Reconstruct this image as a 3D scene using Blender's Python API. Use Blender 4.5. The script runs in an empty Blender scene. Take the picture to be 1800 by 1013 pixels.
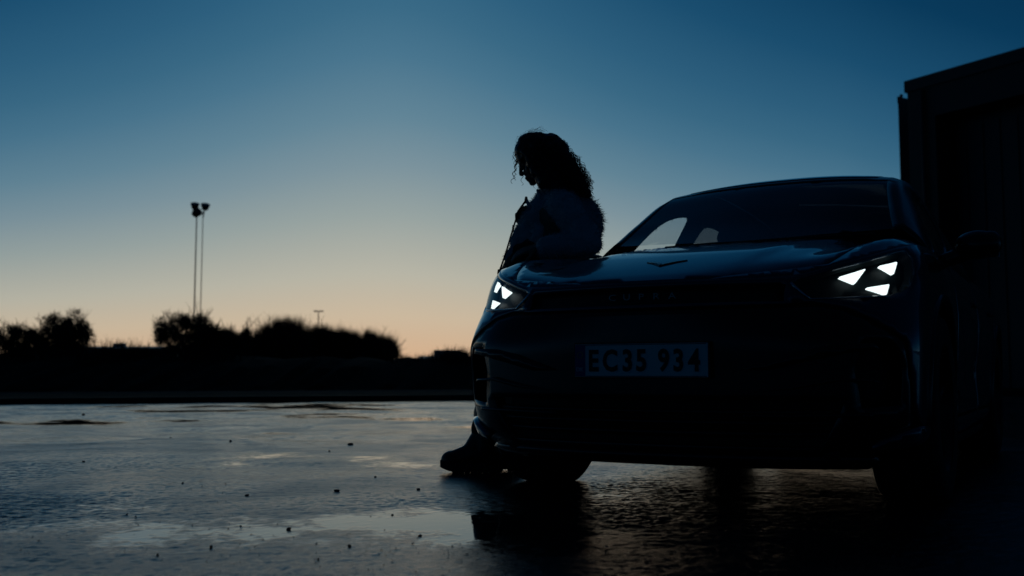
import bpy, bmesh, math, random
from mathutils import Vector, Matrix, Euler
from mathutils.geometry import delaunay_2d_cdt
sc = bpy.context.scene
R = math.radians
random.seed(7)
# ---------------------------------------------------------------- camera
CAM_H = .49; PITCH = math.atan(151.5/1800)
cam = bpy.data.cameras.new('camera'); camo = bpy.data.objects.new('camera', cam); sc.collection.objects.link(camo)
camo.location = (0, 0, CAM_H); camo.rotation_euler = (R(90)+PITCH, 0, 0)
cam.sensor_width = 36; cam.lens = 36; cam.clip_start = .05; cam.clip_end = 6000
cam.dof.use_dof = True; cam.dof.focus_distance = 4.5; cam.dof.aperture_fstop = 2.8
sc.camera = camo
# ---------------------------------------------------------------- dusk sky
def srgb(r, g, b):
    def f(c):
        c /= 255.0
        return c/12.92 if c <= .04045 else ((c+.055)/1.055)**2.4
    return (f(r), f(g), f(b), 1)
GLOW_AZ = R(-7)      # where the sun went down, left of straight ahead
w = bpy.data.worlds.new('World'); sc.world = w; w.use_nodes = True
def build_world():
    nt = w.node_tree; N = nt.nodes; L = nt.links
    def M(op, a, b=None, c=None):
        n = N.new('ShaderNodeMath'); n.operation = op
        for i, v in enumerate((a, b, c)):
            if v is None: continue
            if isinstance(v, (int, float)): n.inputs[i].default_value = v
            else: L.new(v, n.inputs[i])
        return n.outputs[0]
    tc = N.new('ShaderNodeTexCoord'); sp = N.new('ShaderNodeSeparateXYZ'); L.new(tc.outputs['Generated'], sp.inputs[0])
    x, y, z = sp.outputs
    el = M('MULTIPLY', M('ARCSINE', M('MINIMUM', M('MAXIMUM', z, 0.0), 1.0)), 180/math.pi)
    hz = M('SQRT', M('MAXIMUM', M('ADD', M('MULTIPLY', x, x), M('MULTIPLY', y, y)), 1e-6))
    cs = M('DIVIDE', M('ADD', M('MULTIPLY', x, math.sin(GLOW_AZ)), M('MULTIPLY', y, math.cos(GLOW_AZ))), hz)
    da = M('MULTIPLY', M('ARCCOSINE', M('MINIMUM', M('MAXIMUM', cs, -1.0), 1.0)), 180/math.pi)
    # the twilight arch: the same colour stands lower the farther round from the glow
    q = M('SUBTRACT', M('SQRT', M('ADD', M('MULTIPLY', da, da), 30.0)), 5.5)
    fac = M('ADD', 1.0, M('MULTIPLY', M('MINIMUM', q, 70.0), .033))
    off = M('MULTIPLY', M('MAXIMUM', M('SUBTRACT', da, 25.0), 0.0), .26)
    e2 = M('MINIMUM', M('ADD', M('MULTIPLY', el, fac), off), 90.0)
    rp = N.new('ShaderNodeValToRGB'); L.new(M('DIVIDE', e2, 90.0), rp.inputs[0])
    stops = [(0, (213,170,134)), (1.3, (211,177,144)), (3.2, (203,184,158)), (5.5, (184,181,166)), (8.8, (151,163,161)), (11.5, (124,147,157)),
             (14.2, (98,133,151)), (17.5, (73,117,142)), (20, (58,106,134)), (22.8, (46,96,127)), (28, (27,79,113)), (35, (10,60,94)), (47, (4,42,74)), (62, (3,29,54)), (90, (2,20,40))]
    cr = rp.color_ramp; cr.interpolation = 'B_SPLINE' if False else 'LINEAR'
    while len(cr.elements) < len(stops): cr.elements.new(.5)
    for e, (p, c) in zip(cr.elements, stops): e.position = p/90; e.color = srgb(*c)
    dim = M('SUBTRACT', 1.0, M('MULTIPLY', M('MINIMUM', M('DIVIDE', da, 180.0), 1.0), .52))
    # a trace of the physical sky on top of the graded dusk colours
    sky = N.new('ShaderNodeTexSky'); sky.sky_type = 'NISHITA'; sky.sun_disc = False
    sky.sun_elevation = R(-3); sky.sun_rotation = GLOW_AZ; sky.ozone_density = 3
    b1 = N['Background']; L.new(rp.outputs[0], b1.inputs[0]); L.new(dim, b1.inputs[1])
    b2 = N.new('ShaderNodeBackground'); L.new(sky.outputs[0], b2.inputs[0]); b2.inputs[1].default_value = .004
    ad = N.new('ShaderNodeAddShader'); L.new(b1.outputs[0], ad.inputs[0]); L.new(b2.outputs[0], ad.inputs[1])
    L.new(ad.outputs[0], N['World Output'].inputs[0])
build_world()
# the sun itself is below the horizon: no sun lamp
sc.view_settings.view_transform = 'Standard'; sc.view_settings.look = 'None'; sc.view_settings.exposure = 0; sc.view_settings.gamma = 1
sc.cycles.use_denoising = True; sc.cycles.max_bounces = 8; sc.cycles.transparent_max_bounces = 16
sc.cycles.sample_clamp_indirect = 4
# ---------------------------------------------------------------- helpers
C = sc.collection
def at(px, py, Y):
    """pixel of the 1800x1013 photograph -> point on the upright plane Y metres ahead"""
    dx = (px-900)/1800; dy = (506.5-py)/1800
    fy = math.cos(PITCH)-dy*math.sin(PITCH); fz = math.sin(PITCH)+dy*math.cos(PITCH)
    k = Y/fy
    return Vector((dx*k, Y, CAM_H+fz*k))
def ground_at(px, py):
    dx = (px-900)/1800; dy = (506.5-py)/1800
    fy = math.cos(PITCH)-dy*math.sin(PITCH); fz = math.sin(PITCH)+dy*math.cos(PITCH)
    k = -CAM_H/fz
    return Vector((dx*k, fy*k, 0))
def tag(o, label=None, cat=None, group=None, kind=None):
    if label: o['label'] = label
    if cat: o['category'] = cat
    if group: o['group'] = group
    if kind: o['kind'] = kind
    return o
def empty(name, loc=(0,0,0), rz=0):
    o = bpy.data.objects.new(name, None); C.objects.link(o); o.location = loc; o.rotation_euler = (0,0,rz)
    o.empty_display_size = .1
    return o
def link(name, me, mat=None, parent=None, smooth=True):
    o = bpy.data.objects.new(name, me); C.objects.link(o)
    if mat and not me.materials: me.materials.append(mat)
    if parent: o.parent = parent
    if smooth: me.polygons.foreach_set('use_smooth', [True]*len(me.polygons))
    return o
def meshed(name, v, f, mat=None, parent=None, smooth=False):
    me = bpy.data.meshes.new(name); me.from_pydata([tuple(p) for p in v], [], f); me.update()
    return link(name, me, mat, parent, smooth)
def from_bm(name, bm, mat=None, parent=None, smooth=False):
    bmesh.ops.recalc_face_normals(bm, faces=bm.faces)
    me = bpy.data.meshes.new(name); bm.to_mesh(me); bm.free()
    return link(name, me, mat, parent, smooth)
def bm_box(bm, c, s, bev=0.0, rot=None, seg=2):
    r = bmesh.ops.create_cube(bm, size=1); vs = r['verts']
    for v in vs: v.co = Vector((v.co.x*s[0], v.co.y*s[1], v.co.z*s[2]))
    if bev:
        es = list({e for v in vs for e in v.link_edges})
        rr = bmesh.ops.bevel(bm, geom=es, offset=bev, segments=seg, affect='EDGES', profile=.5)
        vs = list({v for f in rr['faces'] for v in f.verts} | {v for v in vs if v.is_valid})
    for v in vs:
        if rot is not None: v.co = rot @ v.co
        v.co += Vector(c)
def tube(v, f, pts, rads, n=6, cap=True):
    """append a tapered tube to the lists v, f"""
    base = len(v); k = len(pts); prev = None
    for i, p in enumerate(pts):
        p = Vector(p)
        d = (Vector(pts[min(i+1,k-1)])-Vector(pts[max(i-1,0)]))
        d = d.normalized() if d.length > 1e-9 else Vector((0,0,1))
        if prev is None:
            prev = d.orthogonal().normalized()
        else:
            prev = prev-d*prev.dot(d)
            prev = prev.normalized() if prev.length > 1e-6 else d.orthogonal().normalized()
        b = d.cross(prev)
        for j in range(n):
            a = 2*math.pi*j/n
            v.append(p+(prev*math.cos(a)+b*math.sin(a))*rads[i])
    for i in range(k-1):
        for j in range(n):
            a = base+i*n+j; b2 = base+i*n+(j+1) % n
            f.append((a, b2, b2+n, a+n))
    if cap:
        f.append(tuple(base+j for j in reversed(range(n)))); f.append(tuple(base+(k-1)*n+j for j in range(n)))
def remesh(name, prims, voxel, mat, parent=None, smooth=4, fac=.5):
    """one continuous skin round overlapping ellipsoids and tapered limbs"""
    bm = bmesh.new()
    for p in prims:
        if p[0] == 'e':      # ellipsoid: centre, radii, optional rotation matrix
            r = bmesh.ops.create_icosphere(bm, subdivisions=3, radius=1)
            rot = p[3] if len(p) > 3 else Matrix.Identity(3)
            for q in r['verts']: q.co = rot @ Vector((q.co.x*p[2][0], q.co.y*p[2][1], q.co.z*p[2][2])) + Vector(p[1])
        else:                # limb: p0 r0 p1 r1
            p0, r0, p1, r1 = Vector(p[1]), p[2], Vector(p[3]), p[4]
            d = p1-p0; L_ = max(d.length, 1e-6); ax = d/L_; o = ax.orthogonal().normalized(); b = ax.cross(o)
            rings = []
            st = [(-1+.0, 0)]
            prof = []
            for k in range(1, 5):
                t = k/5*math.pi/2; prof.append((-math.cos(t)*r0, math.sin(t)*r0))
            prof.append((0, r0))
            for k in range(1, 4): prof.append((L_*k/4, r0+(r1-r0)*k/4))
            prof.append((L_, r1))
            for k in range(1, 5):
                t = k/5*math.pi/2; prof.append((L_+math.sin(t)*r1, math.cos(t)*r1))
            for h, rad in prof:
                rings.append([bm.verts.new(p0+ax*h+(o*math.cos(2*math.pi*j/12)+b*math.sin(2*math.pi*j/12))*rad) for j in range(12)])
            for i in range(len(rings)-1):
                for j in range(12): bm.faces.new((rings[i][j], rings[i][(j+1)%12], rings[i+1][(j+1)%12], rings[i+1][j]))
            s0 = bm.verts.new(p0-ax*r0); s1 = bm.verts.new(p1+ax*r1)
            for j in range(12):
                bm.faces.new((s0, rings[0][(j+1)%12], rings[0][j])); bm.faces.new((s1, rings[-1][j], rings[-1][(j+1)%12]))
    bmesh.ops.recalc_face_normals(bm, faces=bm.faces)
    me = bpy.data.meshes.new('tmp'); bm.to_mesh(me); bm.free()
    o = bpy.data.objects.new('tmp', me); C.objects.link(o)
    m = o.modifiers.new('r', 'REMESH'); m.mode = 'VOXEL'; m.voxel_size = voxel; m.use_smooth_shade = True
    if smooth:
        s = o.modifiers.new('s', 'SMOOTH'); s.factor = fac; s.iterations = smooth
    dg = bpy.context.evaluated_depsgraph_get(); dg.update()
    me2 = bpy.data.meshes.new_from_object(o.evaluated_get(dg)); me2.name = name
    bpy.data.objects.remove(o); bpy.data.meshes.remove(me)
    me2.materials.clear()
    return link(name, me2, mat, parent, True)
# ---------------------------------------------------------------- materials
def mat(name, col, rough=.5, metal=0, coat=0, noise=None, bump=None, emit=None, spec=.5):
    m = bpy.data.materials.new(name); m.use_nodes = True; nt = m.node_tree; b = nt.nodes['Principled BSDF']
    b.inputs['Base Color'].default_value = (*col, 1); b.inputs['Roughness'].default_value = rough; b.inputs['Metallic'].default_value = metal
    b.inputs['Coat Weight'].default_value = coat; b.inputs['Coat Roughness'].default_value = .03; b.inputs['Specular IOR Level'].default_value = spec
    tc = None
    if noise or bump:
        tc = nt.nodes.new('ShaderNodeTexCoord')
    if noise:                         # (scale, amount): uneven colour and gloss
        n = nt.nodes.new('ShaderNodeTexNoise'); n.inputs['Scale'].default_value = noise[0]; n.inputs['Detail'].default_value = 6
        nt.links.new(tc.outputs['Object'], n.inputs['Vector'])
        mx = nt.nodes.new('ShaderNodeMix'); mx.data_type = 'RGBA'
        mx.inputs[6].default_value = (*[c*(1-noise[1]) for c in col], 1); mx.inputs[7].default_value = (*[min(1, c*(1+noise[1])) for c in col], 1)
        nt.links.new(n.outputs[0], mx.inputs[0]); nt.links.new(mx.outputs[2], b.inputs['Base Color'])
    if bump:                          # (scale, strength, distance)
        n = nt.nodes.new('ShaderNodeTexNoise'); n.inputs['Scale'].default_value = bump[0]; n.inputs['Detail'].default_value = 4
        nt.links.new(tc.outputs['Object'], n.inputs['Vector'])
        bp = nt.nodes.new('ShaderNodeBump'); bp.inputs['Strength'].default_value = bump[1]; bp.inputs['Distance'].default_value = bump[2]
        nt.links.new(n.outputs[0], bp.inputs['Height']); nt.links.new(bp.outputs[0], b.inputs['Normal'])
    if emit:
        b.inputs['Emission Color'].default_value = (*emit[0], 1); b.inputs['Emission Strength'].default_value = emit[1]
    return m
def glass_mat(name, tint, refl_rough=.0, f0=1.5):
    m = bpy.data.materials.new(name); m.use_nodes = True; nt = m.node_tree; N = nt.nodes
    N.remove(N['Principled BSDF'])
    t = N.new('ShaderNodeBsdfTransparent'); t.inputs[0].default_value = (*tint, 1)
    g = N.new('ShaderNodeBsdfGlossy'); g.inputs['Roughness'].default_value = refl_rough
    fr = N.new('ShaderNodeFresnel'); ge = N.new('ShaderNodeNewGeometry'); mr = N.new('ShaderNodeMapRange')
    mr.inputs[3].default_value = f0; mr.inputs[4].default_value = 1/f0          # a thin sheet reflects the same from both sides
    nt.links.new(ge.outputs['Backfacing'], mr.inputs[0]); nt.links.new(mr.outputs[0], fr.inputs[0])
    mx = N.new('ShaderNodeMixShader'); nt.links.new(fr.outputs[0], mx.inputs[0]); nt.links.new(t.outputs[0], mx.inputs[1]); nt.links.new(g.outputs[0], mx.inputs[2])
    nt.links.new(mx.outputs[0], N['Material Output'].inputs[0])
    return m
M_paint = mat('car_paint', (.018,.042,.075), .30, .6, 1.0, noise=(3,.08))
M_black = mat('gloss_black_plastic', (.006,.006,.007), .22)
M_matte = mat('matte_black_plastic', (.008,.008,.009), .6, bump=(400,.15,.001))
M_rubber = mat('tyre_rubber', (.010,.010,.011), .75, bump=(120,.2,.002))
M_rim = mat('dark_rim_metal', (.03,.03,.032), .35, .8)
M_chrome = mat('bright_trim', (.5,.5,.52), .18, 1)
M_copper = mat('dim_lettering_metal', (.22,.21,.20), .3, .9)
M_interior = mat('dark_interior', (.008,.008,.009), .8, bump=(60,.2,.002))
M_glass = glass_mat('windscreen_glass', (.86,.90,.91))
M_tint = glass_mat('privacy_glass', (.16,.17,.18))
M_housing = mat('headlight_housing', (.006,.011,.012), .5, spec=.12)
M_lens = glass_mat('headlight_lens', (.92,.95,.97), 0, 1.7)
M_lamp = mat('lit_headlight_element', (.8,.85,.9), .3, emit=((.88,1.0,.98), 1.5))
M_plate = mat('plate_white', (.80,.81,.82), .45, noise=(30,.06))
M_plate_ink = mat('plate_ink', (.01,.01,.012), .5)
M_plate_blue = mat('plate_blue', (.02,.05,.25), .45)
M_water = glass_mat('water_bead', (.85,.9,.95), 0, 1.33)
# ---------------------------------------------------------------- ground
def ground_mats():
    m = bpy.data.materials.new('wet_asphalt'); m.use_nodes = True; nt = m.node_tree; N = nt.nodes; L = nt.links
    b = N['Principled BSDF']; tc = N.new('ShaderNodeTexCoord')
    def noise(scale, det=5, rough=.55, dist=0, vec=None):
        n = N.new('ShaderNodeTexNoise'); n.inputs['Scale'].default_value = scale; n.inputs['Detail'].default_value = det
        n.inputs['Roughness'].default_value = rough; n.inputs['Distortion'].default_value = dist
        L.new(vec or tc.outputs['Object'], n.inputs['Vector']); return n.outputs[0]
    def ramp(inp, lo, hi, a=0., c=1.):
        n = N.new('ShaderNodeMapRange'); n.interpolation_type = 'SMOOTHSTEP'
        n.inputs[1].default_value = lo; n.inputs[2].default_value = hi; n.inputs[3].default_value = a; n.inputs[4].default_value = c
        L.new(inp, n.inputs[0]); return n.outputs[0]
    def math_(op, a, c):
        n = N.new('ShaderNodeMath'); n.operation = op
        for i, v in enumerate((a, c)):
            if isinstance(v, (int, float)): n.inputs[i].default_value = v
            else: L.new(v, n.inputs[i])
        return n.outputs[0]
    at_ = N.new('ShaderNodeAttribute'); at_.attribute_name = 'water'
    film = at_.outputs['Fac']                         # depth of standing water over the stones
    fine = noise(170, 4, .65)
    dryn = ramp(noise(.9, 5, .6, .6), .40, .66)
    amp = math_('SUBTRACT', 1.0, math_('MULTIPLY', film, .985))
    bp = N.new('ShaderNodeBump'); bp.inputs['Strength'].default_value = .7; bp.inputs['Distance'].default_value = .0024
    L.new(math_('MULTIPLY', fine, amp), bp.inputs['Height']); L.new(bp.outputs[0], b.inputs['Normal'])
    L.new(math_('ADD', math_('MULTIPLY', amp, math_('ADD', .10, math_('MULTIPLY', dryn, .15))), .015), b.inputs['Roughness'])
    mx = N.new('ShaderNodeMix'); mx.data_type = 'RGBA'; mx.inputs[6].default_value = (.010,.011,.012,1); mx.inputs[7].default_value = (.035,.036,.037,1)
    L.new(fine, mx.inputs[0]); L.new(mx.outputs[2], b.inputs['Base Color'])
    b.inputs['Specular IOR Level'].default_value = .45
    global M_dull
    M_dull = mat('dull_far_asphalt', (.022,.022,.023), .9, noise=(1,.3), spec=.03)
    g = mat('rough_grass', (.020,.026,.012), .9, noise=(2,.5), bump=(25,.8,.05), spec=.05)
    e = mat('earth_bank', (.018,.020,.012), .95, noise=(.6,.5), bump=(6,.8,.15), spec=.05)
    return m, g, e
M_asphalt, M_grass, M_earth = ground_mats()
M_kerb = mat('kerb_concrete', (.030,.030,.030), .7, noise=(4,.4), bump=(40,.4,.004), spec=.1)
def edge_y(x, d=0): return 19.9+.40*x+d            # far edge of the yard, running away to the right
g = meshed('ground', [(-1500,-1500,-.06),(1500,-1500,-.06),(1500,3000,-.06),(-1500,3000,-.06)], [(0,1,2,3)], M_grass); tag(g, kind='structure')
import numpy as np
def vnoise(x, y, wl, seed):
    """smooth lattice noise, wavelength wl metres, -1..1"""
    rs = np.random.RandomState(seed); T = rs.uniform(-1, 1, (256, 256)); u = x/wl+1000; v_ = y/wl+1000
    iu = np.floor(u).astype(int); iv = np.floor(v_).astype(int); fu = u-iu; fv = v_-iv
    fu = fu**3*(fu*(fu*6-15)+10); fv = fv**3*(fv*(fv*6-15)+10)
    a = T[iu % 256, iv % 256]; b_ = T[(iu+1) % 256, iv % 256]; c = T[iu % 256, (iv+1) % 256]; d = T[(iu+1) % 256, (iv+1) % 256]
    return (a*(1-fu)+b_*fu)*(1-fv)+(c*(1-fu)+d*fu)*fv
def yard_height(x, y, grain=1.0):
    xr = x*.83+y*.56; yr = -x*.56+y*.83
    dip = vnoise(xr, yr, 2.3, 1)*.0050+vnoise(x, y, 1.05, 2)*.0046+vnoise(xr, yr, .46, 3)*.0036
    mid = vnoise(x, y, .19, 4)*.0011+vnoise(xr, yr, .085, 5)*.0007
    pt = np.clip((vnoise(xr, yr, 1.5, 21)+.6*vnoise(x, y, .5, 22)+.35)/.8, 0, 1); pt = .62+.70*pt*pt*(3-2*pt)      # worn smooth here, open and stony there
    fd = np.clip((y-4.2)/3.0, 0, 1)
    gr = (vnoise(x, y, .039, 6)*.0006+vnoise(xr, yr, .024, 7)*.0012+vnoise(x, y, .0117, 9)*.0014)*pt
    if grain == 1.0: gr = gr*(1-.66*fd*fd*(3-2*fd))
    h = dip+mid+gr*grain
    wl_ = vnoise(x, y, 3.7, 8)*.0020-.0027-.0003*np.clip((y-8)/6, 0, 1)         # water stands a little higher here than there
    depth = wl_-h
    return np.where(depth > 0, wl_+.00004*gr/.001, h), np.clip(depth/.0022+.18, 0, 1)
def yard():
    V, Fq, WA = [], [], []; n0 = 0
    def grid(xs, ys, far=None, grain=1.0):
        nonlocal n0
        X, Y = np.meshgrid(xs, ys)
        if far: Y = Y[0,0]+(Y-Y[0,0])*((edge_y(X)-Y[0,0])/(ys[-1]-ys[0]))
        Z, Wt = yard_height(X, Y, grain); V.append(np.stack([X, Y, Z], -1).reshape(-1, 3)); WA.append(Wt.ravel())
        r, c = X.shape; k = np.arange(r*c).reshape(r, c)+n0; Fq.append(np.stack([k[:-1,:-1], k[:-1,1:], k[1:,1:], k[1:,:-1]], -1).reshape(-1, 4)); n0 += r*c
    grid(np.arange(-3.9, 4.4, .0105), np.arange(1.3, 7.201, .0105))
    grid(np.arange(-12, 13, .036), np.arange(7.2, 20.0, .030), True, 1.1)
    lowz = -.014                                     # the yard goes on, plain, all round
    e_ = np.array([(-40,-40,lowz),(45,-40,lowz),(45,38,lowz),(-40,3.9,lowz)], float); e_[2,1] = edge_y(45); e_[3,1] = edge_y(-40)
    V.append(e_); WA.append(np.full(4, .3)); Fq.append(np.array([[n0, n0+1, n0+2, n0+3]]))
    V = np.concatenate(V).astype(np.float32); Fq = np.concatenate(Fq).astype(np.int32); WA = np.concatenate(WA).astype(np.float32)
    me = bpy.data.meshes.new('asphalt_yard'); me.vertices.add(len(V)); me.vertices.foreach_set('co', V.ravel())
    me.loops.add(Fq.size); me.loops.foreach_set('vertex_index', Fq.ravel())
    me.polygons.add(len(Fq)); me.polygons.foreach_set('loop_start', np.arange(0, Fq.size, 4, dtype=np.int32)); me.polygons.foreach_set('loop_total', np.full(len(Fq), 4, np.int32))
    me.polygons.foreach_set('use_smooth', np.ones(len(Fq), bool)); me.update(); me.validate()
    at = me.attributes.new('water', 'FLOAT', 'POINT'); at.data.foreach_set('value', WA)
    o = bpy.data.objects.new('asphalt_yard', me); C.objects.link(o); me.materials.append(M_asphalt); return tag(o, kind='structure')
lot = yard()
def strip(name, d0, d1, z0, z1, m, x0=-40, x1=45, n=44, prof=None, jit=0):
    rnd = random.Random(name); prof = prof or [(0, z0), (0, z1), (1, z1), (1, z0)]
    v, f = [], []; k = len(prof)
    for i in range(n+1):
        x = x0+(x1-x0)*i/n
        for t, z in prof: v.append((x, edge_y(x)+d0+(d1-d0)*t+rnd.uniform(-jit, jit), z+rnd.uniform(-jit, jit)*.3))
    for i in range(n):
        for j in range(k-1): f.append((i*k+j, (i+1)*k+j, (i+1)*k+j+1, i*k+j+1))
    return tag(meshed(name, v, f, m), kind='structure')
strip('kerb', .0, .22, -.05, .10, M_kerb)
strip('grass_verge', .22, 9.5, -.05, .07, M_grass, prof=[(0,-.05),(0,.09),(.3,.10),(.6,.06),(1,.02),(1,-.05)], jit=.04)
strip('far_road', 9.6, 14, -.04, .0, M_dull, prof=[(0,-.05),(0,0),(.5,.03),(1,0),(1,-.05)])
strip('grass_bank', 14.2, 30, 0, 1.2, M_earth, x0=-60, x1=45, n=300, prof=[(0,-.05),(.05,.15),(.2,.7),(.33,1.0),(.45,1.08),(.55,1.05),(.7,.9),(1,-.05)], jit=.28)
# ---- car shape: parametric skin, s runs round the plan outline in metres, z is height ----
CAR_N=(0.455,3.65); CAR_YAW=math.radians(29)
def pchip(tab,x):
    n=len(tab)
    if x<=tab[0][0]: return tab[0][1]
    if x>=tab[-1][0]: return tab[-1][1]
    i=0
    while tab[i+1][0]<x: i+=1
    def dl(k): return (tab[k+1][1]-tab[k][1])/(tab[k+1][0]-tab[k][0])
    def m(k):
        if k==0: return dl(0)
        if k==n-1: return dl(n-2)
        a,b=dl(k-1),dl(k)
        return 0.0 if a*b<=0 else 2*a*b/(a+b)
    h=tab[i+1][0]-tab[i][0]; t=(x-tab[i][0])/h
    m0,m1=m(i),m(i+1); y0,y1=tab[i][1],tab[i+1][1]
    return (2*t**3-3*t*t+1)*y0+(t**3-2*t*t+t)*h*m0+(-2*t**3+3*t*t)*y1+(t**3-t*t)*h*m1
NB=[(.165,.16),(.20,.10),(.26,.055),(.36,.03),(.50,.02),(.62,.012),(.72,.012),(.80,.025),(.86,.05),(.92,.09),(.98,.15),(1.04,.22),(1.10,.28)]
NW=[(.165,.80),(.20,.855),(.26,.885),(.36,.897),(.50,.905),(.62,.908),(.72,.908),(.80,.906),(.86,.90),(.92,.883),(.98,.855),(1.04,.80),(1.10,.72)]
RB=[(.165,.18),(.3,.05),(.5,.02),(.8,.03),(1.0,.08),(1.1,.14)]
ZE=[(0,.822),(.3,.824),(.4,.832),(.5,.868),(.62,.905),(.75,.94),(.85,.957),(1.0,.972),(1.35,.998),(1.9,1.02),(3.0,1.035),(4.2,1.05),(5.75,1.05)]
DR=.36
PT=[(.165,.9),(.45,.80),(.58,.80),(.66,.87),(.80,1.03),(.92,.97),(1.04,.95)]
DT=[(.3,.42),(.6,.43),(.8,.52),(.95,.53),(1.05,.50)]
def bF(z): return pchip(NB,z)+pchip(DT,z)
def bR(z): return 4.644-pchip(RB,z)-DR
def skin(s,z,off=0.0):
    if off:
        e=.004
        p=Vector(skin(s,z)); q=Vector(skin(s+e,z))-Vector(skin(s-e,z)); r=Vector(skin(s,z+e))-Vector(skin(s,z-e))
        n=q.cross(r)
        return tuple(p+n.normalized()*off) if n.length>1e-9 else tuple(p)
    PE=pchip(PT,z); DF=pchip(DT,z)
    sg=-1 if s<0 else 1; t=abs(s); w=pchip(NW,z)
    if t<=1:
        f=t*math.pi/2; a=w*max(math.sin(f),0)**PE; b=pchip(NB,z)+DF*(1-max(math.cos(f),0)**PE)
    elif t<=4.75:
        k=(t-1)/3.75; b=bF(z)+k*(bR(z)-bF(z))
        fade=min(1,k*8)*min(1,(1-k)*8)
        a=w+fade*(.014*math.exp(-((b-.87)/.38)**2)+.022*math.exp(-((b-3.64)/.42)**2)-.022*math.exp(-((z-.50)/.13)**2)*math.exp(-((b-2.2)/.8)**4))
    else:
        f=min(t-4.75,1)*math.pi/2; a=w*max(math.cos(f),0)**.83; b=bR(z)+DR*max(math.sin(f),0)**.83
    return (sg*a,b,z)
def s_of_b(b,z): return 1+3.75*(b-bF(z))/(bR(z)-bF(z))
def car2w(p):
    c,sn=math.cos(CAR_YAW),math.sin(CAR_YAW); a,b,z=p
    return (CAR_N[0]+a*c+b*sn, CAR_N[1]-a*sn+b*c, z)
# ---------------------------------------------------------------- car
car = empty('car', (CAR_N[0], CAR_N[1], 0), -CAR_YAW)
tag(car, 'dark blue crossover car with lit triangular headlights standing on wet asphalt', 'car')
def dens(poly, step, closed=True):
    out = []; n = len(poly)
    for i in range(n if closed else n-1):
        a, b = poly[i], poly[(i+1) % n]; L_ = math.hypot(b[0]-a[0], b[1]-a[1]); k = max(1, int(L_/step))
        for j in range(k): out.append((a[0]+(b[0]-a[0])*j/k, a[1]+(b[1]-a[1])*j/k))
    if not closed: out.append(poly[-1])
    return out
def chaikin(poly, it=2):
    for _ in range(it):
        q = []
        for i in range(len(poly)):
            a, b = poly[i], poly[(i+1) % len(poly)]
            q += [(a[0]*.75+b[0]*.25, a[1]*.75+b[1]*.25), (a[0]*.25+b[0]*.75, a[1]*.25+b[1]*.75)]
        poly = q
    return poly
def inside(p, poly):
    c = False; x, y = p; j = len(poly)-1
    for i in range(len(poly)):
        xi, yi = poly[i]; xj, yj = poly[j]
        if (yi > y) != (yj > y) and x < (xj-xi)*(y-yi)/(yj-yi)+xi: c = not c
        j = i
    return c
def patch(name, outline, fn, m, parent, holes=(), step=.03, thick=.006, edge=.02, smooth=True, off=None):
    """panel cut out of a curved surface: outline and holes in surface coordinates, fn maps them to 3-D"""
    pts, edges = [], []
    for lp in [outline]+list(holes):
        d = dens(lp, edge); b0 = len(pts); pts += [Vector(p) for p in d]
        edges += [(b0+i, b0+(i+1) % len(d)) for i in range(len(d))]
    nb = len(pts)
    x0 = min(p[0] for p in outline); x1 = max(p[0] for p in outline); y0 = min(p[1] for p in outline); y1 = max(p[1] for p in outline)
    cells = {}
    for p in pts: cells.setdefault((int(p[0]//step), int(p[1]//step)), []).append(p)
    nx = int((x1-x0)/step); ny = int((y1-y0)/step)
    for i in range(nx+1):
        for j in range(ny+1):
            p = (x0+step*.5+i*step, y0+step*.5+j*step)
            if not inside(p, outline) or any(inside(p, h) for h in holes): continue
            ci, cj = int(p[0]//step), int(p[1]//step)
            if any(math.hypot(q[0]-p[0], q[1]-p[1]) < step*.45 for a in (-1,0,1) for b in (-1,0,1) for q in cells.get((ci+a, cj+b), ())): continue
            pts.append(Vector(p))
    vs, es, fs, *_ = delaunay_2d_cdt(pts, edges, [], 0, 1e-6)
    keep = []
    for f in fs:
        c = (sum(vs[i][0] for i in f)/3, sum(vs[i][1] for i in f)/3)
        if inside(c, outline) and not any(inside(c, h) for h in holes): keep.append(tuple(f))
    used = sorted({i for f in keep for i in f}); mp = {i: k for k, i in enumerate(used)}
    o = meshed(name, [fn(vs[i][0], vs[i][1]) for i in used], [tuple(mp[i] for i in f) for f in keep], m, parent, smooth)
    bm = bmesh.new(); bm.from_mesh(o.data); bmesh.ops.recalc_face_normals(bm, faces=bm.faces); 
    # make the outside face away from the car's middle
    s_ = sum((f.normal.dot(f.calc_center_median()-Vector((0, 2.2, .6)))*f.calc_area() for f in bm.faces))
    if s_ < 0: bmesh.ops.reverse_faces(bm, faces=bm.faces)
    bm.to_mesh(o.data); bm.free()
    if smooth: o.data.polygons.foreach_set('use_smooth', [True]*len(o.data.polygons))
    if thick:
        sm = o.modifiers.new('thickness', 'SOLIDIFY'); sm.thickness = thick; sm.offset = -1
    return o
def mir(poly): return [(-p[0], p[1]) for p in reversed(poly)]
def on(off): return lambda s, z: skin(s, z, off)
def circle_sz(bc, zc, r, n=40):
    out = []
    for i in range(n):
        a = 2*math.pi*i/n; z = zc+r*math.sin(a); b = bc+r*math.cos(a)
        out.append((s_of_b(b, max(z, .165)), z))
    return out
ARF = circle_sz(.87, .37, .405); ARR = circle_sz(3.636, .37, .405)
def door_poly(b0, b1, zl, notch=None):
    top = [(s_of_b(b, .98), pchip(ZE, s_of_b(b, 1.0))-.004) for b in [b0+(b1-b0)*i/6 for i in range(7)]]
    zt = top[0][1]; zt1 = top[-1][1]
    rear = [(b1-(.0 if not notch else .20*max(0, min(1, (.80-z)/.4))**.8), z) for z in [zt1+(zl-zt1)*i/10 for i in range(1, 11)]]
    fr = [(b0+.02*math.sin((z-zl)*4), z) for z in [zl+(zt-zl)*i/10 for i in range(0, 10)]]
    return top+[(s_of_b(b, z), z) for b, z in rear+fr]
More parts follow.
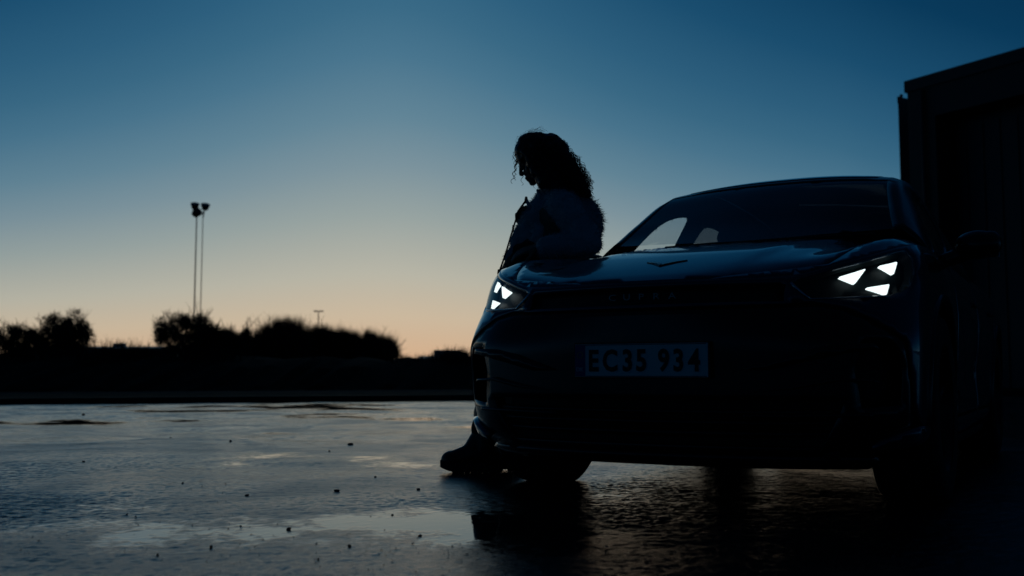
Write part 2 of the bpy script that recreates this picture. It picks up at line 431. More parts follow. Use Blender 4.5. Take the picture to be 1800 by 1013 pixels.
DOORS = [door_poly(1.42, 2.46, .30), door_poly(2.47, 3.42, .30, True)]
HEAD = [(.392,.808),(.45,.828),(.50,.848),(.62,.886),(.74,.920),(.81,.932),(.838,.905),(.83,.845),(.795,.797),(.745,.773),(.69,.762),(.50,.752),(.43,.752)]
BAND = [(-.375,.800),(-.36,.738),(.36,.738),(.375,.800)]          # dark slot with the lettering
BAND = [(-.375,.800)]+[(-.36+.06*i,.738) for i in range(13)]+[(.375-.0625*i,.800) for i in range(12)]
# line where the painted nose ends and the black lower fascia starts
MASK = [(-.78,.60),(-.648,.66),(-.54,.712),(-.434,.737),(-.36,.729),(0,.722),(.36,.729),(.434,.737),(.54,.712),(.648,.66),(.78,.60)]
top = [(s*.05, pchip(ZE, abs(s*.05))) for s in range(-115, 116)]
def lowline(sg):   # lower limit of the painted body from the corner back: along the sill
    return [(sg*p[0], p[1]) for p in [(.80,.50),(.84,.36),(.95,.30),(1.05,.22),(1.6,.20),(3.0,.20),(4.6,.20),(4.75,.22),(5.75,.24)]]
body_out = top + lowline(1)[::-1] + MASK[::-1] + lowline(-1)
holes = [HEAD, mir(HEAD), BAND, ARF, mir(ARF), ARR, mir(ARR)]+DOORS+[mir(d) for d in DOORS]
body = patch('body_shell', body_out, on(0), M_paint, car, holes, .035, .012)
for d in (DOORS[0], DOORS[1], mir(DOORS[0]), mir(DOORS[1])):
    cx = sum(p[0] for p in d)/len(d); cy = sum(p[1] for p in d)/len(d)
    do = patch('door', [(cx+(p[0]-cx)*.994, cy+(p[1]-cy)*.99) for p in d], on(0), M_paint, car, (), .06, .01)
    sgn = 1 if cx > 0 else -1
    s0 = max(abs(p[0]) for p in d)-.24
    patch('handle', [(sgn*(s0),.83),(sgn*(s0+.17),.83),(sgn*(s0+.17),.855),(sgn*s0,.855)], on(.012), M_paint, do, (), .03, .01)
# black lower fascia with its openings
low_out = MASK + [(.80,.50),(.84,.36),(.80,.27),(.62,.20)]+[(.5-.1*i,.192) for i in range(11)]+[(-.62,.20),(-.80,.27),(-.84,.36),(-.80,.50)]
INTAKE = [(-.44,.235),(.44,.235),(.50,.40),(-.50,.40)]
INTAKE = dens(INTAKE, .05)
SIDE = [(.56,.375),(.745,.385),(.755,.52),(.70,.60),(.56,.60),(.53,.50)]
low_sh = [(p[0]*.998, p[1]-.004 if p in MASK else p[1]) for p in low_out]
fascia = patch('lower_fascia', low_sh, on(-.004), M_black, car, [INTAKE, SIDE, mir(SIDE)], .035, .01)
patch('intake_backing', dens([(-.52,.22),(.52,.22),(.52,.42),(-.52,.42)], .05), on(-.07), M_matte, fascia, (), .05, .01)
for sd in (SIDE, mir(SIDE)): patch('intake_backing', chaikin(sd,1), on(-.06), M_matte, fascia, (), .05, .01)
for zz in (.275,.315,.355):
    patch('slat', dens([(-.47,zz-.007),(.47,zz-.007),(.47,zz+.007),(-.47,zz+.007)], .04), on(-.02), M_black, fascia, (), .02, .03)
for sg in (1, -1):
    def S(p): return p if sg > 0 else mir(p)
    patch('fin', S([(.20,.505),(.24,.524),(.35,.566),(.46,.588),(.60,.592),(.62,.575),(.50,.560),(.37,.532),(.27,.504)]), on(.014), M_black, fascia, (), .025, .02)
    patch('fin', S([(.22,.430),(.33,.452),(.46,.478),(.60,.472),(.62,.463),(.47,.466),(.34,.440)]), on(.012), M_black, fascia, (), .02, .02)
    patch('fin', S([(.21,.342),(.40,.347),(.60,.350),(.60,.360),(.40,.357),(.21,.353)]), on(.012), M_black, fascia, (), .02, .02)
    patch('canard', S(chaikin([(.60,.235),(.74,.248),(.90,.262),(.98,.300),(.90,.318),(.76,.300),(.62,.262)],1)), on(.018), M_paint, car, (), .02, .03)
lip = patch('front_lip', [(-.66+.06*i,.172) for i in range(23)]+[(.66-.06*i,.205) for i in range(23)], on(.012), M_black, car, (), .03, .03)
# slot with the lettering
slot = patch('nose_slot', BAND, on(-.022), M_matte, car, (), .03, .004)
def text_mesh(ch, size, parent, mtl, name, sx=1, depth=.002, bold=0.0):
    cu = bpy.data.curves.new('t', 'FONT'); cu.body = ch; cu.size = size; cu.extrude = depth; cu.align_x = 'CENTER'; cu.align_y = 'CENTER'; cu.resolution_u = 3; cu.offset = bold
    to = bpy.data.objects.new('t', cu); C.objects.link(to)
    dg = bpy.context.evaluated_depsgraph_get(); dg.update()
    me = bpy.data.meshes.new_from_object(to.evaluated_get(dg)); bpy.data.objects.remove(to)
    # stand it up: text x -> car-left, text y -> up, facing the front
    xs = [p.co.x for p in me.vertices]; ys = [p.co.y for p in me.vertices]
    mx, my = (min(xs)+max(xs))/2, (min(ys)+max(ys))/2
    for p in me.vertices: p.co = Vector(((p.co.x-mx)*sx, -p.co.z, p.co.y-my))
    me.materials.clear(); return link(name, me, mtl, parent, False)
for i, ch in enumerate('CUPRA'):
    a = -.118+i*.0575
    o = text_mesh(ch, .032, slot, M_copper, 'letter', 1.35, .003); o.location = (a, .006+.0*a, .768)
    # emblem letters stand on the slot floor
    o.location.y = skin(a/.9*.55, .768)[1]+.012
# headlights
LAMPS = [[(.521,.829),(.616,.863),(.577,.804)], [(.662,.874),(.757,.896),(.730,.842)], [(.612,.792),(.711,.807),(.696,.771)]]
for sg in (1, -1):
    def S(p): return p if sg > 0 else mir(p)
    h = patch('headlight', S(HEAD), on(-.045), M_housing, car, (), .03, .004)
    h['label'] = 'lit headlight with three glowing white triangles'
    # rim wall between lens and housing
    d = dens(HEAD, .02); v = []; f = []
    for p in d:
        q = (sg*p[0], p[1]); v.append(skin(*q, -.001)); v.append(skin(*q, -.046))
    n = len(d)
    for i in range(n): f.append((2*i, 2*((i+1)%n), 2*((i+1)%n)+1, 2*i+1))
    meshed('housing_rim', v, f, M_housing, h, True)
    for tri in LAMPS:
        cx = sum(p[0] for p in tri)/3; cy = sum(p[1] for p in tri)/3
        soft = chaikin([(cx+(p[0]-cx)*1.10, cy+(p[1]-cy)*1.10) for p in tri], 2)
        # keep the corners crisp: little rounding only
        soft = []
        t3 = [(cx+(p[0]-cx)*.98, cy+(p[1]-cy)*.98) for p in tri]
        for i in range(3):
            a, b, c = t3[i-1], t3[i], t3[(i+1)%3]
            soft += [(b[0]+(a[0]-b[0])*.06, b[1]+(a[1]-b[1])*.06), (b[0]+(c[0]-b[0])*.06, b[1]+(c[1]-b[1])*.06)]
        patch('lamp', S(soft), on(-.016), M_lamp, h, (), .02, .012)
    hc = (sum(p[0] for p in HEAD)/len(HEAD), sum(p[1] for p in HEAD)/len(HEAD))
    patch('lens', S([(hc[0]+(p[0]-hc[0])*.99, hc[1]+(p[1]-hc[1])*.985) for p in HEAD]), on(.001), M_lens, h, (), .02, 0)
    patch('trim', S([(.432,.7445),(.50,.7445),(.69,.7545),(.69,.7575),(.50,.7475),(.432,.7475)]), on(.003), M_chrome, h, (), .02, .004)
    patch('trim', S([(.384,.802),(.428,.745),(.434,.747),(.390,.806)]), on(.003), M_chrome, h, (), .02, .004)
# hood and fender tops: a height field over the plan
EDGE = [skin(s*.02, pchip(ZE, s*.02)) for s in range(0, 120)]
EB = [(p[1]+i*1e-7, p[0]) for i, p in enumerate(EDGE)]; EZ = [(p[1]+i*1e-7, p[2]) for i, p in enumerate(EDGE)]
ZC = [(.035,.822),(.08,.846),(.2,.888),(.4,.943),(.6,.988),(.8,1.022),(1.0,1.053),(1.2,1.082),(1.45,1.11)]
def top_z(a, b):
    ae = max(pchip(EB, b), .02); ze = pchip(EZ, b); r = min(abs(a)/ae, 1.0)
    g_ = r**4
    z = pchip(ZC, b)*(1-g_)+ze*g_
    wv = 1/(1+math.exp(-(b-.38)/.06))
    z += wv*(1-r**14)*.030*math.exp(-((r-.90)/.085)**2)
    z -= wv*.014*math.exp(-((r-.70)/.11)**2)
    # power-dome crease running from the nose to the screen
    k = .30+.16*b; z += .010*(1-r**8)*min(1, max(0, (b-.12)/.3))/(1+math.exp((abs(a)-k)/.012))
    return z
def topf(off=0): return lambda a, b: (a, b, top_z(a, b)+off)
HA = [(.04,.02),(.06,.36),(.10,.50),(.16,.585),(.3,.655),(.6,.725),(.9,.75),(1.45,.765)]
def cowl_b(a): return 1.24+.17*(a/.74)**2
hb = [.05+.02*i for i in range(0, 68)]
def hood_side(d): return [(min(pchip(HA, b)+d, pchip(EB, b)-.002), b) for b in hb if b < cowl_b(min(pchip(HA, b)+d, .8))]
hs = hood_side(-.003)
front = [(p[0], p[1]+.002) for p in [EDGE[i] for i in range(0, 22)] if p[1] < hs[0][1]+.012]
nose = [p for p in front]
right = [q for q in nose if q[0] < hs[0][0]]+hs
cowl = [(a*.05, cowl_b(a*.05)) for a in range(14, -15, -1)]
hood_out = right + cowl + [(-p[0], p[1]) for p in reversed(right)][:-1]
hood = patch('hood', hood_out, topf(0), M_paint, car, (), .028, .008)
fs_ = hood_side(.003)
for sg in (1, -1):
    outer = [(p[0]-.0015, p[1]) for p in EDGE if fs_[0][1] < p[1] < 1.46]
    inner = [p for p in fs_ if p[0] < pchip(EB, p[1])-.006]
    fo = outer + [(.76, 1.45), (.74, cowl_b(.74))] + inner[::-1]
    if sg < 0: fo = [(-p[0], p[1]) for p in reversed(fo)]
    patch('fender_top', fo, topf(0), M_paint, car, (), .025, .008)
# emblem: a thin winged V lying on the hood's nose
def emb(pts): return patch('emblem', pts, topf(.004), M_black, hood, (), .02, .004)
for sg in (1, -1):
    emb([(sg*p[0], p[1]) for p in [(.000,.205),(.006,.214),(.050,.262),(.082,.286),(.052,.278),(.020,.262),(.0,.238)]])
# beads of water on the hood
bm = bmesh.new(); rnd = random.Random(3)
for _ in range(520):
    a = rnd.uniform(-.70,.70); b = rnd.uniform(.55,1.22)
    if rnd.random() < .5: a = rnd.uniform(-.7,.1); b = rnd.uniform(.95,1.24)
    if abs(a) > pchip(HA, b)-.01 or b > cowl_b(a)-.02: continue
    r = rnd.choice((.002,.003,.003,.004,.006,.0075)); bmesh.ops.create_icosphere(bm, subdivisions=1, radius=r, matrix=Matrix.Translation((a, b, top_z(a, b)+r*.1)) @ Matrix.Diagonal((1.2,1.2,.6,1)))
dr = from_bm('water_beads', bm, M_water, hood, True); dr['kind'] = 'stuff'
# ---- cabin
ZR = [(1.20,1.085),(1.45,1.215),(1.7,1.36),(1.95,1.49),(2.1,1.54),(2.3,1.575),(2.6,1.597),(3.0,1.588),(3.5,1.535),(4.0,1.42),(4.35,1.30),(4.52,1.20)]
ZK = [(1.20,1.06),(1.32,1.10),(1.6,1.275),(1.9,1.445),(2.1,1.495),(2.3,1.52),(2.6,1.538),(3.0,1.528),(3.5,1.47),(4.0,1.35),(4.35,1.24),(4.52,1.15)]
AK = [(1.20,.76),(1.32,.725),(1.6,.655),(1.9,.605),(2.2,.592),(2.6,.588),(3.0,.58),(3.6,.53),(4.2,.49),(4.52,.46)]
AB = [(1.20,.80),(1.6,.815),(3.0,.815),(3.6,.79),(4.2,.74),(4.52,.66)]
ZB = [(1.20,1.015),(2.0,1.032),(3.0,1.045),(4.2,1.06),(4.6,1.06)]
def cab(b, q, off=0):
    t = abs(q); sg = 1 if q >= 0 else -1
    ak, zk, zr = pchip(AK, b), pchip(ZK, b), pchip(ZR, b); ab, zb = pchip(AB, b), pchip(ZB, b)
    if t <= .5:
        u = t/.5; a = ak*u; z = zr-(zr-zk)*u**2.4
        n = Vector((0, -.4 if b < 2 else 0, 1)).normalized()
    else:
        u = (t-.5)/.5; a = ak+(ab-ak)*u+.018*math.sin(math.pi*u); z = zk+(zb-zk)*u
        n = Vector((sg, 0, .5)).normalized()
    return (sg*a+n.x*off, b+n.y*off, z+n.z*off)
def cf(off=0): return lambda b, q: cab(b, q, off)
def wsb(q): return 1.25+.155*(abs(q)/.5)**2            # foot of the windscreen
qs = [i*.05 for i in range(-9, 10)]
ws = [(wsb(q)+.0, q) for q in [-.468]+qs+[.468]] + [(1.945-.03*(abs(q)/.5)**2, q) for q in [.468]+qs[::-1]+[-.468]]
SWF = [(1.66,.93),(1.74,.82),(1.90,.69),(2.06,.63),(2.28,.605),(2.40,.61),(2.42,.65),(2.36,.93)]           # side glass, front door
SWQ = [(1.46,.95),(1.60,.95),(1.68,.78),(1.60,.80)]
SWR = [(2.56,.93),(2.66,.66),(2.72,.62),(3.05,.62),(3.32,.68),(3.46,.93)]
SWT = [(3.50,.92),(3.40,.64),(3.62,.66),(3.92,.90)]
SWF, SWQ, SWR, SWT = [chaikin(g_, 2) for g_ in (SWF, SWQ, SWR, SWT)]
glassh = [SWF, SWQ, SWR, SWT]
roof_pan = [(2.02+.1*i, .44) for i in range(18)]+[(3.75, .44-.088*i) for i in range(1, 10)]
roof_pan = [(2.02,-.42),(3.70,-.42),(3.70,.42),(2.02,.42)]
shell_out = [(wsb(q)-.0, q) for q in qs+[.5]] + [(1.40,.6),(1.40,.98)]+[(1.45+.1*i, .995) for i in range(31)] + [(4.54,.9),(4.54,.5)]+[(4.54,-q) for q in (-.4,-.2,0,.2,.4,.5,.9)] + [(4.45-.1*i,-.995) for i in range(31)]+[(1.40,-.98),(1.40,-.6),(wsb(.5),-.5)]
neg = lambda p: [(x, -y) for x, y in reversed(p)]
ws_hole = [(p[0]+.0, p[1]) for p in ws]
REARW = [(3.98,-.40),(4.42,-.40),(4.42,.40),(3.98,.40)]
cabin = patch('pillars', shell_out, cf(0), M_black, car, [ws_hole, roof_pan, REARW]+glassh+[neg(g_) for g_ in glassh], .045, .02)
cabin['label'] = 'gloss black window pillars and roof rails'
patch('windshield', ws, cf(-.002), M_glass, car, (), .04, 0)
patch('roof_panel', [(2.025,-.417),(3.695,-.417),(3.695,.417),(2.025,.417)], cf(.002), M_paint, car, (), .05, .012)
patch('rear_window', REARW, cf(-.003), M_tint, car, (), .05, 0)
for g_ in glassh:
    gm = M_glass if g_ in (SWF, SWQ) else M_tint; patch('side_window', g_, cf(-.004), gm, car, (), .05, 0); patch('side_window', neg(g_), cf(-.004), gm, car, (), .05, 0)
# tail deck closing the body behind the cabin and along the belt
v = []; f = []
for i in range(60):
    s_ = 1.55+i*(5.75-1.55)/59; o_ = skin(s_, pchip(ZE, s_)); bq = min(o_[1], 4.53)
    i_ = cab(max(bq, 1.4), 1.0); ii = (i_[0]*(1 if s_ < 4.75 else max(0, o_[0]/max(o_[0],.66))), bq if bq < 4.53 else 4.53, i_[2])
    if s_ >= 4.75: ii = (min(o_[0], .66), 4.5, 1.06)
    v += [o_, ((o_[0]+ii[0])/2, (o_[1]+ii[1])/2, (o_[2]+ii[2])/2+.004), ii]
for sg in (1, -1):
    vv = [(sg*p[0], p[1], p[2]) for p in v]; ff = []
    for i in range(59):
        for j in range(2): ff.append((3*i+j, 3*i+3+j, 3*i+4+j, 3*i+1+j))
    meshed('belt_panel', vv, ff, M_paint, car, True)
v = [cab(4.54, q) for q in [-.98+.07*i for i in range(29)]]; k = len(v)
v2 = [(p[0]*.98, 4.56, 1.05) for p in v]
meshed('tailgate_panel', v+v2, [(i, i+1, k+i+1, k+i) for i in range(k-1)], M_paint, car, True)
# underbody and inner wheelhouses keep daylight out of the shell
bm = bmesh.new()
bm_box(bm, (0,.80,.47), (1.18,1.0,.56), .03); bm_box(bm, (0,2.25,.255), (1.72,1.85,.19), .03); bm_box(bm, (0,2.3,.26), (1.12,4.0,.20), .03); bm_box(bm, (0,4.42,.24), (1.3,.10,.24), .02); bm_box(bm, (0,3.68,.47), (1.18,1.2,.56), .03); bm_box(bm, (0,4.3,.55), (1.4,.3,.5), .03)  # low floor and tail bar added to block sky glow under the car
bm_box(bm, (0,.30,.42), (1.30,.24,.46), .03)
from_bm('underbody', bm, M_matte, car)
for sg in (1, -1):
    for bc in (.87, 3.636):
        v, f = [], []
        for i in range(17):
            a = math.pi*(-.08+1.16*i/16)
            for w_ in (.58,.905): v.append((sg*w_, bc+.41*math.cos(a), .37+.41*math.sin(a)))
        for i in range(16): f.append((2*i, 2*i+1, 2*i+3, 2*i+2))
        meshed('wheel_liner', v, f, M_matte, car, True)
        # black wheel-arch trim
        v, f = [], []
        for i in range(33):
            a = math.pi*(-.12+1.24*i/32)
            for rr, o_ in ((.40,-.02),(.40,.006),(.408,.010),(.425,.010),(.431,-.004)):
                z = .37+rr*math.sin(a); b = bc+rr*math.cos(a); p = skin(sg*s_of_b(b, max(z,.17)), max(z,.17)); v.append((p[0]+sg*o_, b, z))
        for i in range(32):
            for j in range(4): f.append((5*i+j, 5*i+5+j, 5*i+6+j, 5*i+1+j))
        meshed('arch_trim', v, f, M_black, car, True)
# wheels
def wheel(parent, a, b, sg, steer=0):
    wd = empty('wheel', (a, b, .36), steer); wd.parent = parent
    prof = [(-.118,.245),(-.122,.27),(-.125,.31),(-.118,.342),(-.10,.356),(-.06,.361),(0,.362),(.06,.361),(.10,.356),(.118,.342),(.125,.31),(.122,.27),(.118,.245)]
    v, f = [], []; n = 64; k = len(prof)
    for i in range(n):
        t = 2*math.pi*i/n
        for x, r in prof: v.append((x, r*math.cos(t), r*math.sin(t)))
    for i in range(n):
        for j in range(k-1): f.append((i*k+j, ((i+1)%n)*k+j, ((i+1)%n)*k+j+1, i*k+j+1))
    ty = meshed('tyre', v, f, M_rubber, wd, True)
    bm = bmesh.new()
    for xx in (-.085,-.045,.0,.045,.085):      # tread blocks between the grooves
        for i in range(72):
            t = 2*math.pi*(i+(.5 if abs(xx) in (.045,) else 0))/72
            bm_box(bm, (0,0,0), (.032,.024,.007))
            for q in list(bm.verts)[-8:]:
                q.co = Matrix.Rotation(t, 3, 'X') @ Vector((q.co.x+xx, q.co.y, q.co.z+(.3635 if abs(xx) < .07 else .3595)))
    tr = from_bm('tread', bm, M_rubber, ty); 
    rv, rf = [], []
    for x, r in ((-.115,.246),(-.09,.235),(.09,.235),(.115,.246)):
        pass
    v, f = [], []; pr = [(-.116,.248),(-.10,.234),(.10,.234),(.116,.248)]
    for i in range(48):
        t = 2*math.pi*i/48
        for x, r in pr: v.append((x, r*math.cos(t), r*math.sin(t)))
    for i in range(48):
        for j in range(3): f.append((i*4+j, ((i+1)%48)*4+j, ((i+1)%48)*4+j+1, i*4+j+1))
    meshed('rim', v, f, M_rim, wd, True)
    for i in range(5):
        bm = bmesh.new()
        for da in (-.16,.16):
            bm_box(bm, (sg*.075,0,.14), (.03,.035,.20), .008, Matrix.Rotation(da*.5, 3, 'X'), 1)
        for q in bm.verts: q.co = Matrix.Rotation(2*math.pi*i/5, 3, 'X') @ q.co
        from_bm('spoke', bm, M_rim, wd)
    bm = bmesh.new(); bmesh.ops.create_cone(bm, cap_ends=True, segments=24, radius1=.065, radius2=.055, depth=.05, matrix=Matrix.Translation((sg*.07,0,0)) @ Matrix.Rotation(math.pi/2,4,'Y')); from_bm('hub', bm, M_rim, wd)
    bm = bmesh.new(); bmesh.ops.create_cone(bm, cap_ends=True, segments=32, radius1=.17, radius2=.17, depth=.03, matrix=Matrix.Rotation(math.pi/2,4,'Y')); from_bm('brake_disc', bm, M_rim, wd)
for bc, st in ((.87, 0), (3.636, 0)):
    for sg in (1, -1): wheel(car, sg*.795, bc, sg, st)
# mirrors
for sg in (1, -1):
    o = remesh('mirror', [('e', (sg*.975,1.74,1.085), (.10,.075,.068)), ('e', (sg*1.03,1.75,1.09), (.05,.065,.06)), ('l', (sg*.83,1.74,1.02), .035, (sg*.93,1.74,1.05), .038)], .008, M_black, car, 6)
    bm = bmesh.new(); bm_box(bm, (sg*.975,1.817,1.085), (.17,.004,.105), .001); from_bm('mirror_glass', bm, M_chrome, o)
# number plate
pl_b = skin(0,.539)[1]-.022
bm = bmesh.new(); bm_box(bm, (0, pl_b+.006, .539), (.516,.010,.130), .003)
ph = from_bm('plate_holder', bm, M_matte, car)
bm = bmesh.new(); bm_box(bm, (.0, pl_b, .539), (.504,.003,.119), .001)
pl = from_bm('number_plate', bm, M_plate, ph)
pl.parent = car; ph['label'] = 'black plate frame'
bm = bmesh.new(); bm_box(bm, (-.231, pl_b-.0022, .539), (.040,.0015,.113)); from_bm('blue_band', bm, M_plate_blue, pl)
bm = bmesh.new()
for i in range(12):
    t = 2*math.pi*i/12; bm_box(bm, (-.231+.011*math.cos(t), pl_b-.0034, .560+.011*math.sin(t)), (.003,.001,.003))
from_bm('star_ring', bm, mat('plate_yellow', (.6,.5,.05), .5), pl)
o = text_mesh('DK', .022, pl, M_plate, 'country_code', 1, .0006); o.location = (-.231, pl_b-.0034, .507)
# width of the characters taken from the plate in the picture
for ch, a in zip('EC35934', (-.176,-.112,-.045,.008,.092,.146,.203)):
    o = text_mesh(ch, .106, pl, M_plate_ink, 'character', .80, .0007, .0032); o.location = (a, pl_b-.0034, .539)
for dz in (.0565,-.0565):
    bm = bmesh.new(); bm_box(bm, (.0, pl_b-.0022, .539+dz), (.495,.0012,.0025)); from_bm('plate_edge', bm, M_plate_ink, pl)
# cabin interior
bm = bmesh.new(); bm_box(bm, (0,1.62,.98), (1.36,.50,.16), .06); bm_box(bm, (0,1.42,.90), (1.30,.3,.2), .05); from_bm('dashboard', bm, M_interior, car, True)
bm = bmesh.new(); bm_box(bm, (0,2.8,.45), (1.5,2.9,.12), .03); bm_box(bm, (.80,2.5,.75), (.04,2.2,.55), .01); bm_box(bm, (-.80,2.5,.75), (.04,2.2,.55), .01); bm_box(bm, (0,3.95,.75),(1.3,.5,.6),.03); from_bm('cabin_trim', bm, M_interior, car)
def seat(a, b, wd_=.48):
    o = remesh('seat', [('e',(a,b,.62),(wd_*.52,.27,.10)), ('e',(a,b+.27,.90),(wd_*.50,.09,.33)), ('l',(a-.05,b+.33,1.2),.012,(a-.05,b+.34,1.27),.012), ('l',(a+.05,b+.33,1.2),.012,(a+.05,b+.34,1.27),.012), ('e',(a,b+.35,1.31),(.13,.05,.085))], .012, M_interior, car, 6)
for sg in (1,-1): seat(sg*.40, 2.22)
for sg in (1,-1): seat(sg*.37, 3.02, .5)
v, f = [], []; rot = Matrix.Rotation(R(-62), 3, 'X')
pts = [Vector((.37,1.88,1.0))+rot @ Vector((.18*math.cos(2*math.pi*i/32), .18*math.sin(2*math.pi*i/32), 0)) for i in range(33)]
tube(v, f, pts, [.015]*33, 8, False); tube(v, f, [(.37,1.72,.94),(.37,1.88,1.0)], [.05,.06], 10); tube(v, f, [(.22,1.88,1.0),(.52,1.88,1.0)], [.02,.02], 6)
meshed('steering_wheel', v, f, M_interior, car, True)
bm = bmesh.new(); bm_box(bm, (0,1.97,1.36), (.22,.03,.06), .012); bm_box(bm, (0,1.965,1.40), (.04,.04,.08), .01); from_bm('inner_mirror', bm, M_interior, car)
v, f = [], []
for a0 in (-.05,.30):                               # wipers parked along the screen foot
    tube(v, f, [(a0-.35,1.295+.05,1.112),(a0,1.27,1.108),(a0+.30,1.285,1.108)], [.006,.008,.006], 6)
meshed('wiper', v, f, M_matte, car, True)
# ---------------------------------------------------------------- person leaning on the fender
M_skin = mat('skin', (.22,.13,.09), .5)
M_hair = mat('dark_hair', (.010,.007,.006), .38)
M_jacket = mat('pale_pile_fabric', (.54,.56,.59), .95, noise=(9,.35), bump=(90,.7,.01))
M_cloth = mat('black_cloth', (.010,.010,.013), .85, bump=(200,.3,.002))
M_boot = mat('black_boot_leather', (.010,.010,.011), .42, bump=(60,.3,.003))
M_sole = mat('boot_sole_rubber', (.012,.012,.012), .8)
M_cord = mat('black_cord', (.01,.01,.01), .7)
person = empty('person', at(900, 700, 5.2).xy.to_3d())
tag(person, 'woman with long curly hair and pale fluffy jacket leaning on the car fender, looking down', 'person')
PO = person.location.copy()
def J(px, py, Y): return at(px, py, Y)-PO
pv = J(938,500,5.20); ch = J(978,388,5.28); nb = J(974,350,5.29)
sn, sf = J(992,364,5.13), J(970,364,5.43)
en, ef = J(1034,426,5.07), J(940,440,5.46)
wn, wf = J(948,434,5.06), J(931,406,5.30)
hn, hf = J(938,512,5.12), J(938,512,5.29)
kn, kf = J(886,655,5.16), J(906,655,5.31)
an, af = J(850,772,5.19), J(892,778,5.33)
hc = J(943,277,5.29)
t_ = R(25); F = Vector((-math.cos(t_), 0, -math.sin(t_))); U = Vector((-math.sin(t_), 0, math.cos(t_))); LT = Vector((0,-1,0))
HR = Matrix((F, LT, U)).transposed()
def H(f, l, u): return hc+F*f+LT*l+U*u
pr = [('e', hc+U*.015, (.096,.076,.105), HR), ('e', H(.035,0,-.060), (.058,.056,.062), HR), ('e', H(.072,0,-.112), (.022,.024,.018), HR),
      ('e', H(.082,0,.008), (.018,.045,.020), HR), ('l', H(.092,0,.0), .009, H(.112,0,-.045), .011), ('e', H(.108,.0,-.050), (.012,.016,.010), HR),
      ('e', H(.092,0,-.076), (.012,.022,.007), HR), ('e', H(.089,0,-.090), (.011,.020,.008), HR), ('e', H(.080,0,-.100), (.010,.018,.008), HR)]
for sg in (1,-1):
    pr += [('e', H(.074,sg*.034,-.012), (.014,.016,.012), HR), ('e', H(.055,sg*.046,-.045), (.030,.022,.026), HR), ('e', H(-.005,sg*.076,-.025), (.018,.008,.030), HR)]
pr += [('l', H(-.03,0,-.07), .058, nb, .062), ('l', nb, .075, ch, .12), ('e', ch, (.13,.17,.15)), ('l', ch, .125, pv, .125), ('e', pv, (.13,.165,.12)),
       ('l', nb, .06, sn, .058), ('l', nb, .06, sf, .058)]
for s_, e_, w_ in ((sn,en,wn),(sf,ef,wf)):
    pr += [('l', s_, .056, e_, .043), ('l', e_, .042, w_, .027)]
for h_, k_, a_ in ((hn,kn,an),(hf,kf,af)):
    pr += [('l', h_, .092, k_, .058), ('l', k_, .056, a_, .040), ('l', a_, .036, a_+Vector((-.06,0,-.060)), .030)]
def hand(w_, d, n, curl, size=1.0, thumb=None):
    """palm, four jointed fingers of different lengths and a thumb off its side; d points along the hand, n out of the palm"""
    d = d.normalized(); n = (n-d*n.dot(d)).normalized(); x = d.cross(n); out = []
    for k in range(4):
        o = x*(.030-.020*k)*size
        out.append(('l', w_+d*.010+o*.6, .014*size, w_+d*.082*size+o, .0105*size))
        base = w_+d*.085*size+o; ln = (.040,.045,.042,.033)[k]*size; ang = 0
        dirv = d
        for sgm in range(3):
            ang += curl[sgm]; dirv = (d*math.cos(ang)+n*math.sin(ang)).normalized()
            nx_ = base+dirv*ln*(1,.68,.52)[sgm]; out.append(('l', base, .0088*size-.0006*sgm, nx_, .0080*size-.0006*sgm)); base = nx_
    tb = w_+d*.025*size+x*.028*size; t1 = tb+(d*.6+x*.55+n*.35).normalized()*.042*size; t2 = t1+(d*.85+x*.1+n*.5).normalized()*.032*size
    out += [('l', tb, .014*size, t1, .010*size), ('l', t1, .010*size, t2, .0085*size)]
    return out
pr += hand(wf, Vector((-.55,-.1,.8)), Vector((.5,-.85,.2)), (.7,.9,.6))
pr += hand(wn, Vector((-.95,.15,-.25)), Vector((.1,.5,-.9)), (.25,.35,.3))
body_p = remesh('body', pr, .0058, M_skin, person, 3)
body_p.name = 'body'
# eyes: small glossy balls under the lids
# trousers
tr = [('e', pv+Vector((-.02,0,0)), (.150,.185,.13)), ('l', pv, .135, J(945,452,5.24), .125), ('e', J(912,480,5.19), (.085,.16,.10)), ('l', J(914,440,5.22), .05, J(898,480,5.18), .055)]
for h_, k_, a_ in ((hn,kn,an),(hf,kf,af)):
    tr += [('l', h_, .108, k_, .082), ('l', k_, .080, a_+Vector((0,0,.05)), .066)]
tr += [('l', kn+Vector((-.05,0,.06)), .03, kn+Vector((.02,0,-.08)), .05)]
remesh('trousers', tr, .011, M_cloth, person, 5)
# jacket
jk = [('e', J(984,388,5.28), (.165,.15,.15)), ('e', J(988,425,5.28), (.165,.15,.13)), ('e', J(1010,392,5.31), (.135,.14,.145)), ('e', J(1024,396,5.29), (.108,.12,.13)),
      ('e', J(982,352,5.28), (.10,.17,.05)), ('e', J(962,347,5.29), (.060,.085,.035)), ('e', J(990,338,5.29), (.075,.10,.04)),
      ('l', J(948,352,5.24), .030, J(930,398,5.22), .034), ('l', J(950,352,5.35), .030, J(930,398,5.37), .034), ('e', J(945,420,5.26), (.06,.15,.10)), ('e', J(935,392,5.26), (.055,.12,.07)), ('e', J(948,368,5.27), (.06,.10,.06)), ('l', J(928,380,5.2), .03, J(914,440,5.2), .03), ('l', J(927,380,5.28), .036, J(911,442,5.26), .036), ('l', J(924,378,5.24), .03, J(906,440,5.22), .034), ('l', J(908,430,5.22), .036, J(900,452,5.2), .034), 
      ('l', sn, .084, en, .070), ('l', en, .070, wn+Vector((.03,0,0)), .058), ('l', sf, .088, ef, .075), ('l', ef, .074, wf+Vector((.02,.02,-.04)), .060),
      ('l', sn, .085, J(975,350,5.28), .09), ('l', sf, .085, J(975,350,5.28), .09)]
jacket = remesh('jacket', jk, .011, M_jacket, person, 4)
rnd = random.Random(11); me = jacket.data
from mathutils import noise as mnoise
